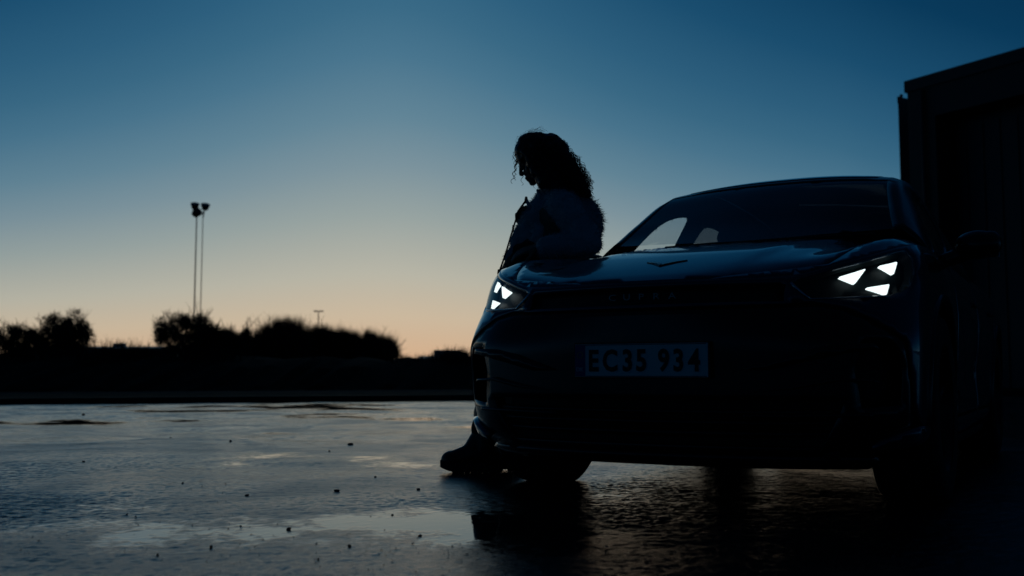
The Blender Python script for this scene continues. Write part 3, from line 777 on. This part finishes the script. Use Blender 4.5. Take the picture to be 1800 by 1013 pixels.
for q in me.vertices:                               # soft folds and clumped pile
    d = mnoise.noise(q.co*9)*.014+mnoise.noise(q.co*26)*.007+mnoise.noise(Vector((q.co.x*6, q.co.y*3, q.co.z*19)))*.013
    q.co += q.normal*d
me.update()
v, f = [], []
polys = me.polygons; npoly = len(polys)
for _ in range(16000):
    p = polys[rnd.randrange(npoly)]; n = p.normal; c = p.center+Vector((rnd.uniform(-.005,.005), rnd.uniform(-.005,.005), rnd.uniform(-.005,.005)))
    d = (n+Vector((rnd.gauss(0,.5), rnd.gauss(0,.5), rnd.gauss(-.45,.4)))).normalized()
    sd = d.orthogonal().normalized(); sd = Matrix.Rotation(rnd.uniform(0,6.28), 3, d) @ sd
    L_ = rnd.uniform(.006,.020); L_ = L_*1.9 if (c+PO).x > .40 and c.z > 1.28 else L_
    wd_ = rnd.uniform(.0012,.0024); b0 = len(v); v += [c-sd*wd_-n*.003, c+sd*wd_-n*.003, c+d*L_]; f.append((b0, b0+1, b0+2))
pile = meshed('pile', v, f, M_jacket, jacket); pile['kind'] = 'stuff'
# hanging cord from the hand down her front
v, f = [], []
pts = [J(925,352,5.24), J(912,370,5.22), J(905,392,5.2), J(897,418,5.18), J(890,442,5.16), J(882,466,5.14), J(877,480,5.12), J(875,505,5.10)]
tube(v, f, pts, [.006,.006,.0045,.0045,.0045,.005,.006,.006], 6)
for p, r in ((pts[0],.010),(J(902,402,5.19),.006),(pts[6],.009)): tube(v, f, [p+Vector((0,0,.018)), p, p-Vector((0,0,.018))], [r*.6,r,r*.6], 7)
cord = meshed('hanging_cord', v, f, M_cord, person, True)
# collar points standing up by the throat
v, f = [], []
tube(v, f, [J(934,372,5.2), J(929,360,5.2), J(927,351,5.2)], [.016,.010,.004], 6)
tube(v, f, [J(955,352,5.22), J(948,342,5.22), J(944,333,5.22)], [.02,.014,.005], 6)
meshed('collar_tip', v, f, M_jacket, jacket, True)
# boots
def boot(a_, toe, name='boot'):
    x0, y0 = a_.x, a_.y; g = -PO.z
    bt = remesh(name, [('l', Vector((x0-.004,y0,.190)), .054, Vector((x0-.055,y0,.110)), .050), ('l', Vector((x0+.010,y0,.12)), .066, Vector((x0+.02,y0,.30)), .072), ('l', Vector((x0+.050,y0,.075)), .052, Vector((x0-.05,y0,.095)), .062),
                       ('l', Vector((x0-.05,y0,.09)), .060, Vector((x0-.145,y0,.066)), .046), ('e', Vector((x0-.155,y0,.064)), (.060,.054,.046))], .008, M_boot, person, 4)
    # sole: outline extruded, stepped heel and lugs
    out = []
    for i in range(28):
        t = 2*math.pi*i/28; cx, sx = math.cos(t), math.sin(t)
        out.append((x0-.060+.158*math.copysign(abs(cx)**.75, cx), y0+.057*math.copysign(abs(sx)**.6, sx)))
    bm = bmesh.new()
    for z0, z1, ins in ((.007,.050,1.0),):
        lo = [bm.verts.new((p[0], p[1], z0+.022*max(0, (x0-.16-p[0])/.06))) for p in out]; hi = [bm.verts.new((p[0], p[1], z1+.012*max(0,(x0-.16-p[0])/.06))) for p in out]
        bm.faces.new(lo); bm.faces.new(hi)
        for i in range(28): bm.faces.new((lo[i], lo[(i+1)%28], hi[(i+1)%28], hi[i]))
    for i in range(8):
        xx = x0+.075-.031*i
        if i in (3,): continue
        lift = .022*max(0, (x0-.16-xx)/.06)
        bm_box(bm, (xx, y0, .006+lift), (.026,.100,.012), .002, None, 1)
    so = from_bm('sole', bm, M_sole, bt)
    v, f = [], []
    for k in range(5):
        zz = .10+.032*k; xx = x0-.062+.008*k
        tube(v, f, [(xx,y0-.03,zz),(xx-.012,y0,zz+.008),(xx,y0+.03,zz)], [.004]*3, 5)
    meshed('lace', v, f, M_cord, bt, True)
boot(an, -1); boot(af, -1)
# hair: an inner mass and curls over it
rnd = random.Random(5)
hm = [('e', J(962,264,5.29), (.105,.09,.088)), ('e', H(-.005,0,.028), (.108,.095,.112), HR), ('e', J(970,275,5.29), (.095,.11,.11)), ('l', J(972,278,5.27), .095, J(1004,322,5.27), .075), ('l', J(965,290,5.22), .062, J(985,335,5.20), .05),
      ('l', J(1002,318,5.28), .075, J(1024,340,5.28), .045), ('l', J(960,300,5.36), .06, J(990,335,5.38), .05), ('l', H(.045,.058,.04), .032, J(955,322,5.20), .034), ('l', H(.045,-.058,.04), .032, J(957,322,5.38), .034)]
hairm = remesh('hair', hm, .009, M_hair, person, 4)
for q in hairm.data.vertices: q.co += q.normal*(mnoise.noise(q.co*30)*.010)
hairm.data.update()
v, f = [], []
def curl(p0, p1, p2, turns, r_end, r_tube, n=30, ph=None, r0=.002):
    ph = rnd.uniform(0, 6.28) if ph is None else ph; pts, rad = [], []
    for i in range(n):
        t = i/(n-1); c = p0*(1-t)**2+p1*2*t*(1-t)+p2*t*t
        d = ((p1-p0)*(1-t)+(p2-p1)*t).normalized(); o = d.orthogonal().normalized(); b = d.cross(o)
        rr = r0+(r_end-r0)*t; a = ph+turns*2*math.pi*t
        pts.append(c+(o*math.cos(a)+b*math.sin(a))*rr); rad.append(r_tube*(1-.6*t))
    tube(v, f, pts, rad, 3, False)
for i in range(900):
    th = rnd.uniform(0, 2*math.pi); u = rnd.uniform(-.15, 1)           # root on the scalp
    rr = math.sqrt(max(0, 1-u*u)); lx, ly = rr*math.cos(th), rr*math.sin(th)
    if lx > .55 and u < .55: continue
    root = H(lx*.100-.003, ly*.082, .015+u*.112); nrm = (root-hc).normalized()
    side = root.y-hc.y                                                   # negative: towards the camera
    e_px = 955+88*rnd.random()**.8; e_py = rnd.uniform(322, 348)-max(0, (980-e_px))*.15
    if e_px > 1020: e_py = rnd.uniform(318, 356)
    end = J(e_px, e_py, 5.29+side*1.6+rnd.gauss(0,.03)); end.y = min(max(end.y, J(0,0,5.13).y), J(0,0,5.47).y)
    mid = root*.55+end*.45+nrm*rnd.uniform(.045,.085)+Vector((.02,0,.03))
    curl(root, mid, end, rnd.uniform(4,8), rnd.uniform(.006,.015), rnd.uniform(.0016,.003))
for i in range(230):                                                     # curls lying on the outside of the mass, and flyaways
    p = hairm.data.polygons[rnd.randrange(len(hairm.data.polygons))]; n = p.normal; c = p.center
    if c.x < J(925,0,5.29).x and c.z < J(0,285,5.29).z: continue
    L_ = rnd.uniform(.03,.07); dn = (Vector((.5,0,-1))+n*.35+Vector((rnd.gauss(0,.3), rnd.gauss(0,.3), rnd.gauss(0,.2)))).normalized()
    curl(c-n*.004, c+n*.012+dn*L_*.4, c+dn*L_, rnd.uniform(1.5,3.5), rnd.uniform(.004,.011), rnd.uniform(.0012,.0024), 16)
for i in range(50):                                                      # fine halo
    th = rnd.uniform(-2.4, 2.4); root = H(-.01+.10*math.cos(th)*.8, rnd.uniform(-.06,.06), .05+.085*abs(math.sin(th*.5+.8)))
    n = (root-hc).normalized(); curl(root, root+n*rnd.uniform(.012,.028)+Vector((.02,0,0)), root+n*rnd.uniform(.004,.02)+Vector((rnd.uniform(.03,.07),0,-.01)), 1.2, .006, .0007, 14)
# two ringlets in front of the face
curl(J(909,283,5.24), J(904,300,5.23), J(901,322,5.22), 3.2, .011, .0034, 40, 1.0, .004)
curl(J(908,284,5.26), J(906,302,5.25), J(904,318,5.24), 3.4, .008, .0026, 40, 2.6, .003)
curl(J(914,296,5.22), J(920,306,5.21), J(917,327,5.20), 2.8, .008, .0026, 36, .4, .002)
curl(J(906,270,5.25), J(902,278,5.25), J(906,292,5.24), 2, .006, .0024, 24)
strands = meshed('curls', v, f, M_hair, hairm, True); strands['kind'] = 'stuff'
# ---------------------------------------------------------------- buildings
M_clad = mat('dark_cladding', (.028,.030,.034), .55, noise=(.7,.25), bump=(3,.1,.02))
M_clad2 = mat('grey_render', (.075,.078,.082), .7, noise=(.5,.25))
M_roofm = mat('roof_sheet', (.034,.036,.040), .5, noise=(.4,.3))
M_pane = mat('window_pane', (.02,.03,.035), .04)
M_pale = mat('pale_panel', (.45,.46,.42), .5, noise=(1,.15))
M_steel = mat('galvanised_steel', (.16,.165,.17), .5, .6, noise=(3,.2))
wd1 = Vector((.52,-.854,0)).normalized(); wd2 = Vector((.854,.52,0)).normalized()
P0 = at(1594,143,30.0)
HB = P0.z; P0 = Vector((P0.x, 30.0, 0))
bld = empty('warehouse', P0); tag(bld, 'tall dark clad warehouse block with flat parapet behind the car', 'building')
def slab(name, m, parent, o, u, lu, w_, lw, z0, z1, bev=0):
    """upright block: corner o, along u for lu, along w_ for lw"""
    v = [o+u*a+w_*b+Vector((0,0,z)) for z in (z0,z1) for a, b in ((0,0),(lu,0),(lu,lw),(0,lw))]
    return meshed(name, v, [(3,2,1,0),(4,5,6,7),(0,1,5,4),(1,2,6,5),(2,3,7,6),(3,0,4,7)], m, parent)
O = Vector((0,0,0))
# the long wall stands in bays; the tall door opening is a real recess
slab('wall', M_clad, bld, O, wd1, .92, wd2, 22, -.05, HB-.35)
slab('wall', M_clad, bld, O+wd1*.92, wd1, 8.1, wd2, 22, HB-1.25, HB-.352)
slab('wall', M_clad, bld, O+wd1*.92+wd2*.9, wd1, 8.1, wd2, 21, -.05, HB-1.252)
slab('wall', M_clad, bld, O+wd1*9.02, wd1, 14, wd2, 22, -.05, HB-.351)
dr_ = slab('door', M_roofm, bld, O+wd1*1.1+wd2*.80, wd1, 7.7, wd2, .08, .0, HB-1.5)
for i in range(14): slab('door_rib', M_roofm, dr_, O+wd1*(1.3+.53*i)+wd2*.76, wd1, .06, wd2, .04, .05, HB-1.55)
slab('parapet', M_roofm, bld, O-wd1*.06-wd2*.06, wd1, 23.2, wd2, 22.2, HB-.35, HB)
for i in range(12): slab('cladding_seam', M_roofm, bld, O+wd1*(9.6+1.1*i)-wd2*.03, wd1, .05, wd2, .03, .1, HB-.4)
v, f = [], []; tube(v, f, [O+wd1*.55-wd2*.08+Vector((0,0,z)) for z in (.1, HB-.4)], [.06,.06], 8); meshed('downpipe', v, f, M_roofm, bld, True)
A0 = at(1578,170,33.0); HA_ = A0.z
anx = empty('annex_block', (A0.x, 33.0, 0)); tag(anx, 'lower dark annex with a roof vent pipe, joined to the tall warehouse corner', 'building')
slab('wall', M_clad, anx, O, wd2, 3.0, Vector((.42,.9075,0)), 9, -.05, HA_-.2)
slab('parapet', M_roofm, anx, O-wd2*.0+Vector((-.03,-.03,0)), wd2, 3.0, Vector((.42,.9075,0)), 9, HA_-.2, HA_)
v, f = [], []; q = at(1584,165,33.6)-Vector((A0.x,33.0,0)); tube(v, f, [Vector((q.x,q.y,HA_-.3)), Vector((q.x,q.y,HA_+.10)), Vector((q.x,q.y,HA_+.22))], [.045,.045,.045], 8); tube(v, f, [Vector((q.x,q.y,HA_+.16)), Vector((q.x,q.y,HA_+.24))], [.07,.04], 8)
meshed('vent_pipe', v, f, M_steel, anx, True)
def shed(label, px0, px1, Y, ptop, depth, lows, name='shed'):
    a, b = at(px0, ptop, Y), at(px1, ptop, Y); e = empty(name, (a.x, Y, 0)); tag(e, label, 'building'); W_ = b.x-a.x; Hh = a.z
    X_ = Vector((1,0,0)); Y_ = Vector((0,1,0))
    wl = slab('wall', M_clad2, e, O, X_, W_, Y_, depth, -.05, Hh-.4)
    v = [(-.3,-.3,Hh-.4),(W_+.3,-.3,Hh-.4),(W_+.3,depth/2,Hh),(-.3,depth/2,Hh),(-.3,depth+.3,Hh-.4),(W_+.3,depth+.3,Hh-.4)]
    rf = meshed('roof', v, [(0,1,2,3),(3,2,5,4),(0,3,4),(1,5,2),(0,4,5,1)], M_roofm, e)
    for x0, x1, z0, z1 in lows:
        w_ = slab('window', M_steel, e, O+X_*(W_*x0)-Y_*.06, X_, W_*(x1-x0), Y_, .05, Hh-z0, Hh-z1)
        slab('pane', M_pane, w_, O+X_*(W_*x0+.1)-Y_*.075, X_, W_*(x1-x0)-.2, Y_, .02, Hh-z0+.1, Hh-z1-.1)
    return e, W_, Hh
e, W_, Hh = shed('long low shed with shallow roof beyond the grass bank, near the round dark tree', 20, 300, 112, 606, 14, [(.46,.58,1.25,.55),(.72,.78,1.5,1.0),(.2,.3,1.3,.6)])
v, f = [], []; q = at(211,603,112+7)-Vector((at(20,606,112).x,112,0)); bm = bmesh.new(); bm_box(bm, (q.x, 7, Hh+.15), (1.3,1.0,.45), .1); from_bm('roof_vent', bm, M_pale, e)
e, W_, Hh = shed('low shed with a pale rooftop unit beyond the bank beside the car', 735, 960, 112, 624, 14, [(.10,.2,1.0,.5),(.30,.36,.95,.5)])
bm = bmesh.new(); q0, q1 = at(757,0,112).x, at(806,0,112).x; x0 = at(735,0,112).x
bm_box(bm, ((q0+q1)/2-x0, 5, Hh+.10), (q1-q0, 3, 1.05), .05); u = from_bm('rooftop_unit', bm, M_pale, e)
bm = bmesh.new(); bm_box(bm, ((q1+.35)-x0, 5, Hh+.0), (.7, 2.6, .8), .05); from_bm('rooftop_duct', bm, M_roofm, e)
# ---------------------------------------------------------------- masts
def mast(label, px, ptop, Y, heads, r, group=None):
    p = at(px, ptop, Y); e = empty('floodlight_mast', (p.x, Y, 0)); tag(e, label, 'light mast', group)
    v, f = [], []; tube(v, f, [(0,0,-.05),(0,0,p.z*.5),(0,0,p.z)], [r*1.15,r,r*.8], 10); meshed('pole', v, f, M_steel, e, True)
    v, f = [], []; tube(v, f, [(0,0,0),(0,0,.35)], [r*2.2,r*1.6], 10); meshed('base', v, f, M_steel, e, True)
    for dx, dz, tilt, s_ in heads:
        v, f = [], []; tube(v, f, [(0,0,p.z-.6),(dx*.6,0,p.z+dz-.3),(dx,0,p.z+dz)], [.07,.06,.05], 6); br = meshed('bracket', v, f, M_steel, e, True)
        bm = bmesh.new(); rt = Matrix.Rotation(tilt, 3, 'Y') @ Matrix.Rotation(.5, 3, 'X')
        bmesh.ops.create_cone(bm, cap_ends=True, segments=18, radius1=.30*s_, radius2=.46*s_, depth=.55*s_, matrix=Matrix.Translation((dx,-.1,p.z+dz)) @ rt.to_4x4() )
        hd = from_bm('lamp_head', bm, M_matte, e, False)
        bm = bmesh.new(); bmesh.ops.create_cone(bm, cap_ends=True, segments=18, radius1=.40*s_, radius2=.40*s_, depth=.02, matrix=Matrix.Translation((dx,-.1,p.z+dz)) @ rt.to_4x4() @ Matrix.Translation((0,0,.29*s_))); from_bm('front_glass', bm, M_pane, hd)
mast('tall floodlight mast with two stacked lamp heads above the round dark tree', 346, 372, 90, [(-.15,.45,.2,.85),(-.02,-.15,.9,1.0)], .062)
mast('slimmer floodlight mast with one upturned lamp head, beside the taller mast', 357, 372, 98, [(.22,.42,.25,.95)], .045)
p = at(560, 548, 125); e = empty('street_lamp', (p.x,125,0)); tag(e, 'small distant street lamp with a twin head above the bushes', 'street lamp')
v, f = [], []; tube(v, f, [(0,0,-.05),(0,0,p.z)], [.10,.06], 8); meshed('pole', v, f, M_steel, e, True)
for sg in (1,-1):
    bm = bmesh.new(); bm_box(bm, (sg*.32,0,p.z+.06), (.55,.28,.14), .04); hd = from_bm('lamp_head', bm, M_steel, e)
    bm = bmesh.new(); bm_box(bm, (sg*.34,0,p.z-.02), (.4,.2,.02), .004); from_bm('diffuser', bm, M_pane, hd)
# ---------------------------------------------------------------- trees and shrubs
M_bark = mat('dark_bark', (.022,.017,.013), .9, bump=(12,.6,.03))
M_twig = mat('bare_twig', (.020,.015,.011), .9)
M_leaf = mat('dull_leaf', (.022,.028,.012), .7, noise=(.8,.5))
def tree(label, px, hw, ptop, Y, kind, seed, group=None, name='tree'):
    rnd = random.Random(seed); c = at(px, ptop, Y); Hh = c.z; Rw = hw*Y/1800*1.22; Hh *= 1.03 if kind == 'round' else 1.07
    e = empty(name, (c.x, Y, 0)); tag(e, label, 'tree' if name == 'tree' else 'shrub', group)
    v, f = [], []; tips = []
    if kind == 'round':
        tube(v, f, [(0,0,-.1),(.05,0,Hh*.25),(0,.05,Hh*.45)], [.22,.16,.13], 8); roots = [(Vector((0,0,Hh*.28)), .12)]*3+[(Vector((0,.05,Hh*.45)), .11)]*5
    else:
        roots = [(Vector((rnd.uniform(-.5,.5)*Rw, rnd.uniform(-.4,.4)*Rw, -.05)), .09) for _ in range(11)]
    def grow(p, d, L_, r, lv):
        k = 4; pts = [p]; 
        for i in range(k):
            d = (d+Vector((rnd.gauss(0,.13), rnd.gauss(0,.13), rnd.gauss(.04,.07)))).normalized(); pts.append(pts[-1]+d*L_/k)
        tube(v, f, pts, [r*(1-.55*i/k) for i in range(k+1)], 5 if lv < 2 else 3, False)
        tips.append((pts[-1], d))
        if lv < 3:
            for _ in range(3 if lv else 3):
                i = rnd.randint(2, k); nd = (d+Vector((rnd.gauss(0,.5), rnd.gauss(0,.5), rnd.gauss(.15,.3)))).normalized(); grow(pts[i], nd, L_*rnd.uniform(.5,.75), r*.5, lv+1)
    for p, r in roots:
        if kind == 'round': a = rnd.uniform(0, 6.28); d = Vector((math.cos(a)*.8, math.sin(a)*.8, rnd.uniform(.3,1.2))).normalized(); L_ = min(Rw, Hh*.6)*.62
        else: d = Vector((p.x/Rw*.55+rnd.gauss(0,.12), rnd.gauss(0,.25), 1)).normalized(); L_ = Hh*.52
        grow(p, d, L_, r, 0)
    meshed('trunk', v, f, M_bark, e, True)
    # crown: clumps with gaps, twigs sticking out, leaves in most clumps
    v, f, lv_, lf = [], [], [], []
    clumps = []
    z0 = Hh*(.30 if kind == 'round' else .18); cz = (z0+Hh)/2; rz = (Hh-z0)/2
    for _ in range(46 if kind == 'round' else 60):
        while True:
            a = Vector((rnd.uniform(-1,1), rnd.uniform(-1,1), rnd.uniform(-1,1)))
            if a.length < 1: break
        if kind != 'round': a.z = a.z*.95-.02-(.45*abs(a.x)**1.6 if a.z > 0 else 0)+.22*mnoise.noise(Vector((a.x*3.1, seed*7.7, 0)))
        s_ = rnd.uniform(.20,.36); a *= (1-s_*.8); clumps.append((Vector((a.x*Rw, a.y*Rw, cz+a.z*rz)), s_*min(Rw, rz)*rnd.uniform(.9,1.4)))
    n_t, n_l = (7000, 13000) if kind == 'round' else (15000, 3000)
    for _ in range(n_t):
        c_, r_ = clumps[rnd.randrange(len(clumps))]; d = Vector((rnd.gauss(0,1), rnd.gauss(0,1), rnd.gauss(0,1))).normalized(); p = c_+d*r_*rnd.random()**.45
        if kind == 'round': g = (d+Vector((0,0,.35))+Vector((rnd.gauss(0,.4), rnd.gauss(0,.4), rnd.gauss(0,.3)))).normalized()
        else: g = Vector((p.x/Rw*.35+rnd.gauss(0,.22), rnd.gauss(0,.22), 1)).normalized()
        L_ = rnd.uniform(.25,.6) if kind == 'round' else rnd.uniform(.35,1.0); sd = g.orthogonal().normalized(); sd = Matrix.Rotation(rnd.uniform(0,3.14), 3, g) @ sd
        wd_ = rnd.uniform(.008,.02); q = p+g*L_
        if kind != 'round' and rnd.random() < .16: L_ *= 1.7; q = p+g*L_; wd_ *= .8
        if q.z > Hh+.55 or p.z < .2: continue
        b0 = len(v); v += [p-sd*wd_, p+sd*wd_, q]; f.append((b0, b0+1, b0+2))
    for _ in range(n_l):
        c_, r_ = clumps[rnd.randrange(len(clumps))]; d = Vector((rnd.gauss(0,1), rnd.gauss(0,1), rnd.gauss(0,1))).normalized(); p = c_+d*r_*rnd.random()**.4
        x = Vector((rnd.gauss(0,1), rnd.gauss(0,1), rnd.gauss(0,1))).normalized(); y = x.orthogonal().normalized(); s_ = rnd.uniform(.05,.11)
        b0 = len(lv_); lv_ += [p-x*s_, p+y*s_*.5, p+x*s_, p-y*s_*.5]; lf.append((b0, b0+1, b0+2, b0+3))
    cr_ = meshed('crown', v, f, M_twig, e); cr_['kind'] = 'stuff'
    lo = meshed('leaves', lv_, lf, M_leaf, cr_); lo['kind'] = 'stuff'
tree('dark rounded leafy tree partly cut off at the end of the low shed', 112, 50, 549, 84, 'round', 1)
tree('large dark rounded tree standing in front of the floodlight masts', 330, 64, 552, 84, 'round', 2)
tree('small rounded bush between the rounded tree and the wide twiggy shrub', 418, 46, 578, 87, 'round', 3, name='shrub')
tree('wide bare twiggy shrub, tallest of the shrub row', 505, 78, 566, 86, 'twig', 4, name='shrub')
tree('bare twiggy shrub right beneath the distant twin street lamp', 575, 52, 580, 88, 'twig', 5, name='shrub')
tree('bare twiggy shrub with thin upright shoots at the end of the row towards the car', 628, 64, 582, 86, 'twig', 6, name='shrub')
tree('low dark bush filling the gap behind the twiggy row', 460, 60, 590, 92, 'twig', 7, name='shrub')
tree('low rounded bush tucked against the large rounded tree', 385, 40, 572, 90, 'round', 9, name='shrub')
tree('low dense bush under the twin street lamp, behind the twiggy row', 545, 60, 582, 93, 'round', 10, name='shrub')
tree('thin low shrub tapering off at the very end of the row', 662, 36, 592, 88, 'twig', 11, name='shrub')
tree('low twiggy bush behind the last tall shrub of the row', 605, 55, 592, 94, 'twig', 12, name='shrub')
tree('squat dark bush at the foot of the wide twiggy shrub', 517, 40, 600, 80, 'round', 13, name='shrub')
tree('loose dark tree beyond the end of the low shed', 25, 60, 572, 86, 'round', 8)
# ---------------------------------------------------------------- stones and leaves on the asphalt
M_stone = mat('dark_stone', (.03,.03,.032), .6, noise=(60,.4), bump=(80,.4,.003))
rnd = random.Random(21)
spots = [(147,731,9),(405,778,8),(617,783,11),(579,794,7),(147,812,7),(321,852,7),(434,872,7),(592,866,13),(735,862,9),(507,931,12),(371,963,11),(614,961,13),(277,977,9),(423,925,7),(738,942,7),(690,905,6),(223,905,6),(560,985,7),(660,840,6),(300,770,6)]
for i, (x, y, s_) in enumerate(spots):
    p = ground_at(x, y); r = s_*p.y/1800*.33
    bm = bmesh.new(); bmesh.ops.create_icosphere(bm, subdivisions=1, radius=1)
    ax = (rnd.uniform(.8,1.6), rnd.uniform(.7,1.3), rnd.uniform(.55,.95))
    for q in bm.verts: q.co = Vector((q.co.x*ax[0], q.co.y*ax[1], q.co.z*ax[2]))*r*(1+.9*mnoise.noise(q.co*1.9+Vector((i*3.1,0,0))))
    o = from_bm('pebble', bm, M_stone, None, False); o.location = (p.x, p.y, float(yard_height(np.array(p.x), np.array(p.y))[0])+r*.35); tag(o, 'small dark stone lying loose on the wet asphalt', 'stone', 'loose stones scattered on the wet yard')
# grit worn out of the surface, too fine to count
v, f = [], []; rnd = random.Random(33)
gy = 1.9+9*np.random.RandomState(4).rand(9000)**1.6; gx = (np.random.RandomState(5).rand(9000)-.5)*1.24*gy; gh = yard_height(gx, gy)[0]
for _ in range(4500):
    if vnoise(gx[_:_+1], gy[_:_+1], .5, 12)[0]+rnd.gauss(0,.25) < .05: continue
    Y = float(gy[_]); x = float(gx[_]); r = rnd.uniform(.0012,.0034)*(1 if rnd.random() < .985 else 1.8); b0 = len(v); gz = float(gh[_])
    for d in ((1,0,0),(0,1,0),(-1,0,0),(0,-1,0)): v.append((x+d[0]*r*rnd.uniform(.8,1.4), Y+d[1]*r*rnd.uniform(.8,1.4), gz+.0005+rnd.uniform(0,.3)*r))
    v.append((x+rnd.uniform(-.3,.3)*r, Y+rnd.uniform(-.3,.3)*r, gz+r*rnd.uniform(.7,1.1))); f += [(b0,b0+1,b0+4),(b0+1,b0+2,b0+4),(b0+2,b0+3,b0+4),(b0+3,b0,b0+4)]
o = meshed('grit', v, f, M_stone); tag(o, 'fine dark grit scattered over the wet asphalt', 'grit', kind='stuff')

# dead grass and weeds along the top of the bank
v, f = [], []; rnd = random.Random(44); xx = np.random.RandomState(6).uniform(-30, 12, 9000); dn_ = vnoise(xx, xx*0, 1.7, 14)+.6*vnoise(xx, xx*0, .6, 15)
for x, q in zip(xx, dn_):
    if q < rnd.uniform(-.5,.6): continue
    x = float(x); t = rnd.uniform(.28,.52); y = edge_y(x)+14.2+15.8*t; hgt = rnd.uniform(.10,.30)*(1+max(0, q)*1.6); b0 = len(v)
    lx, ly = rnd.gauss(0,.14)*hgt*3, rnd.gauss(0,.1); w_ = rnd.uniform(.012,.03); v += [(x-w_, y, .85), (x+w_, y, .85), (x+lx, y+ly, 1.03+hgt)]; f.append((b0, b0+1, b0+2))
o = meshed('scrub_grass', v, f, M_twig); tag(o, 'dead grass and weeds along the top of the far bank', 'grass', kind='stuff')
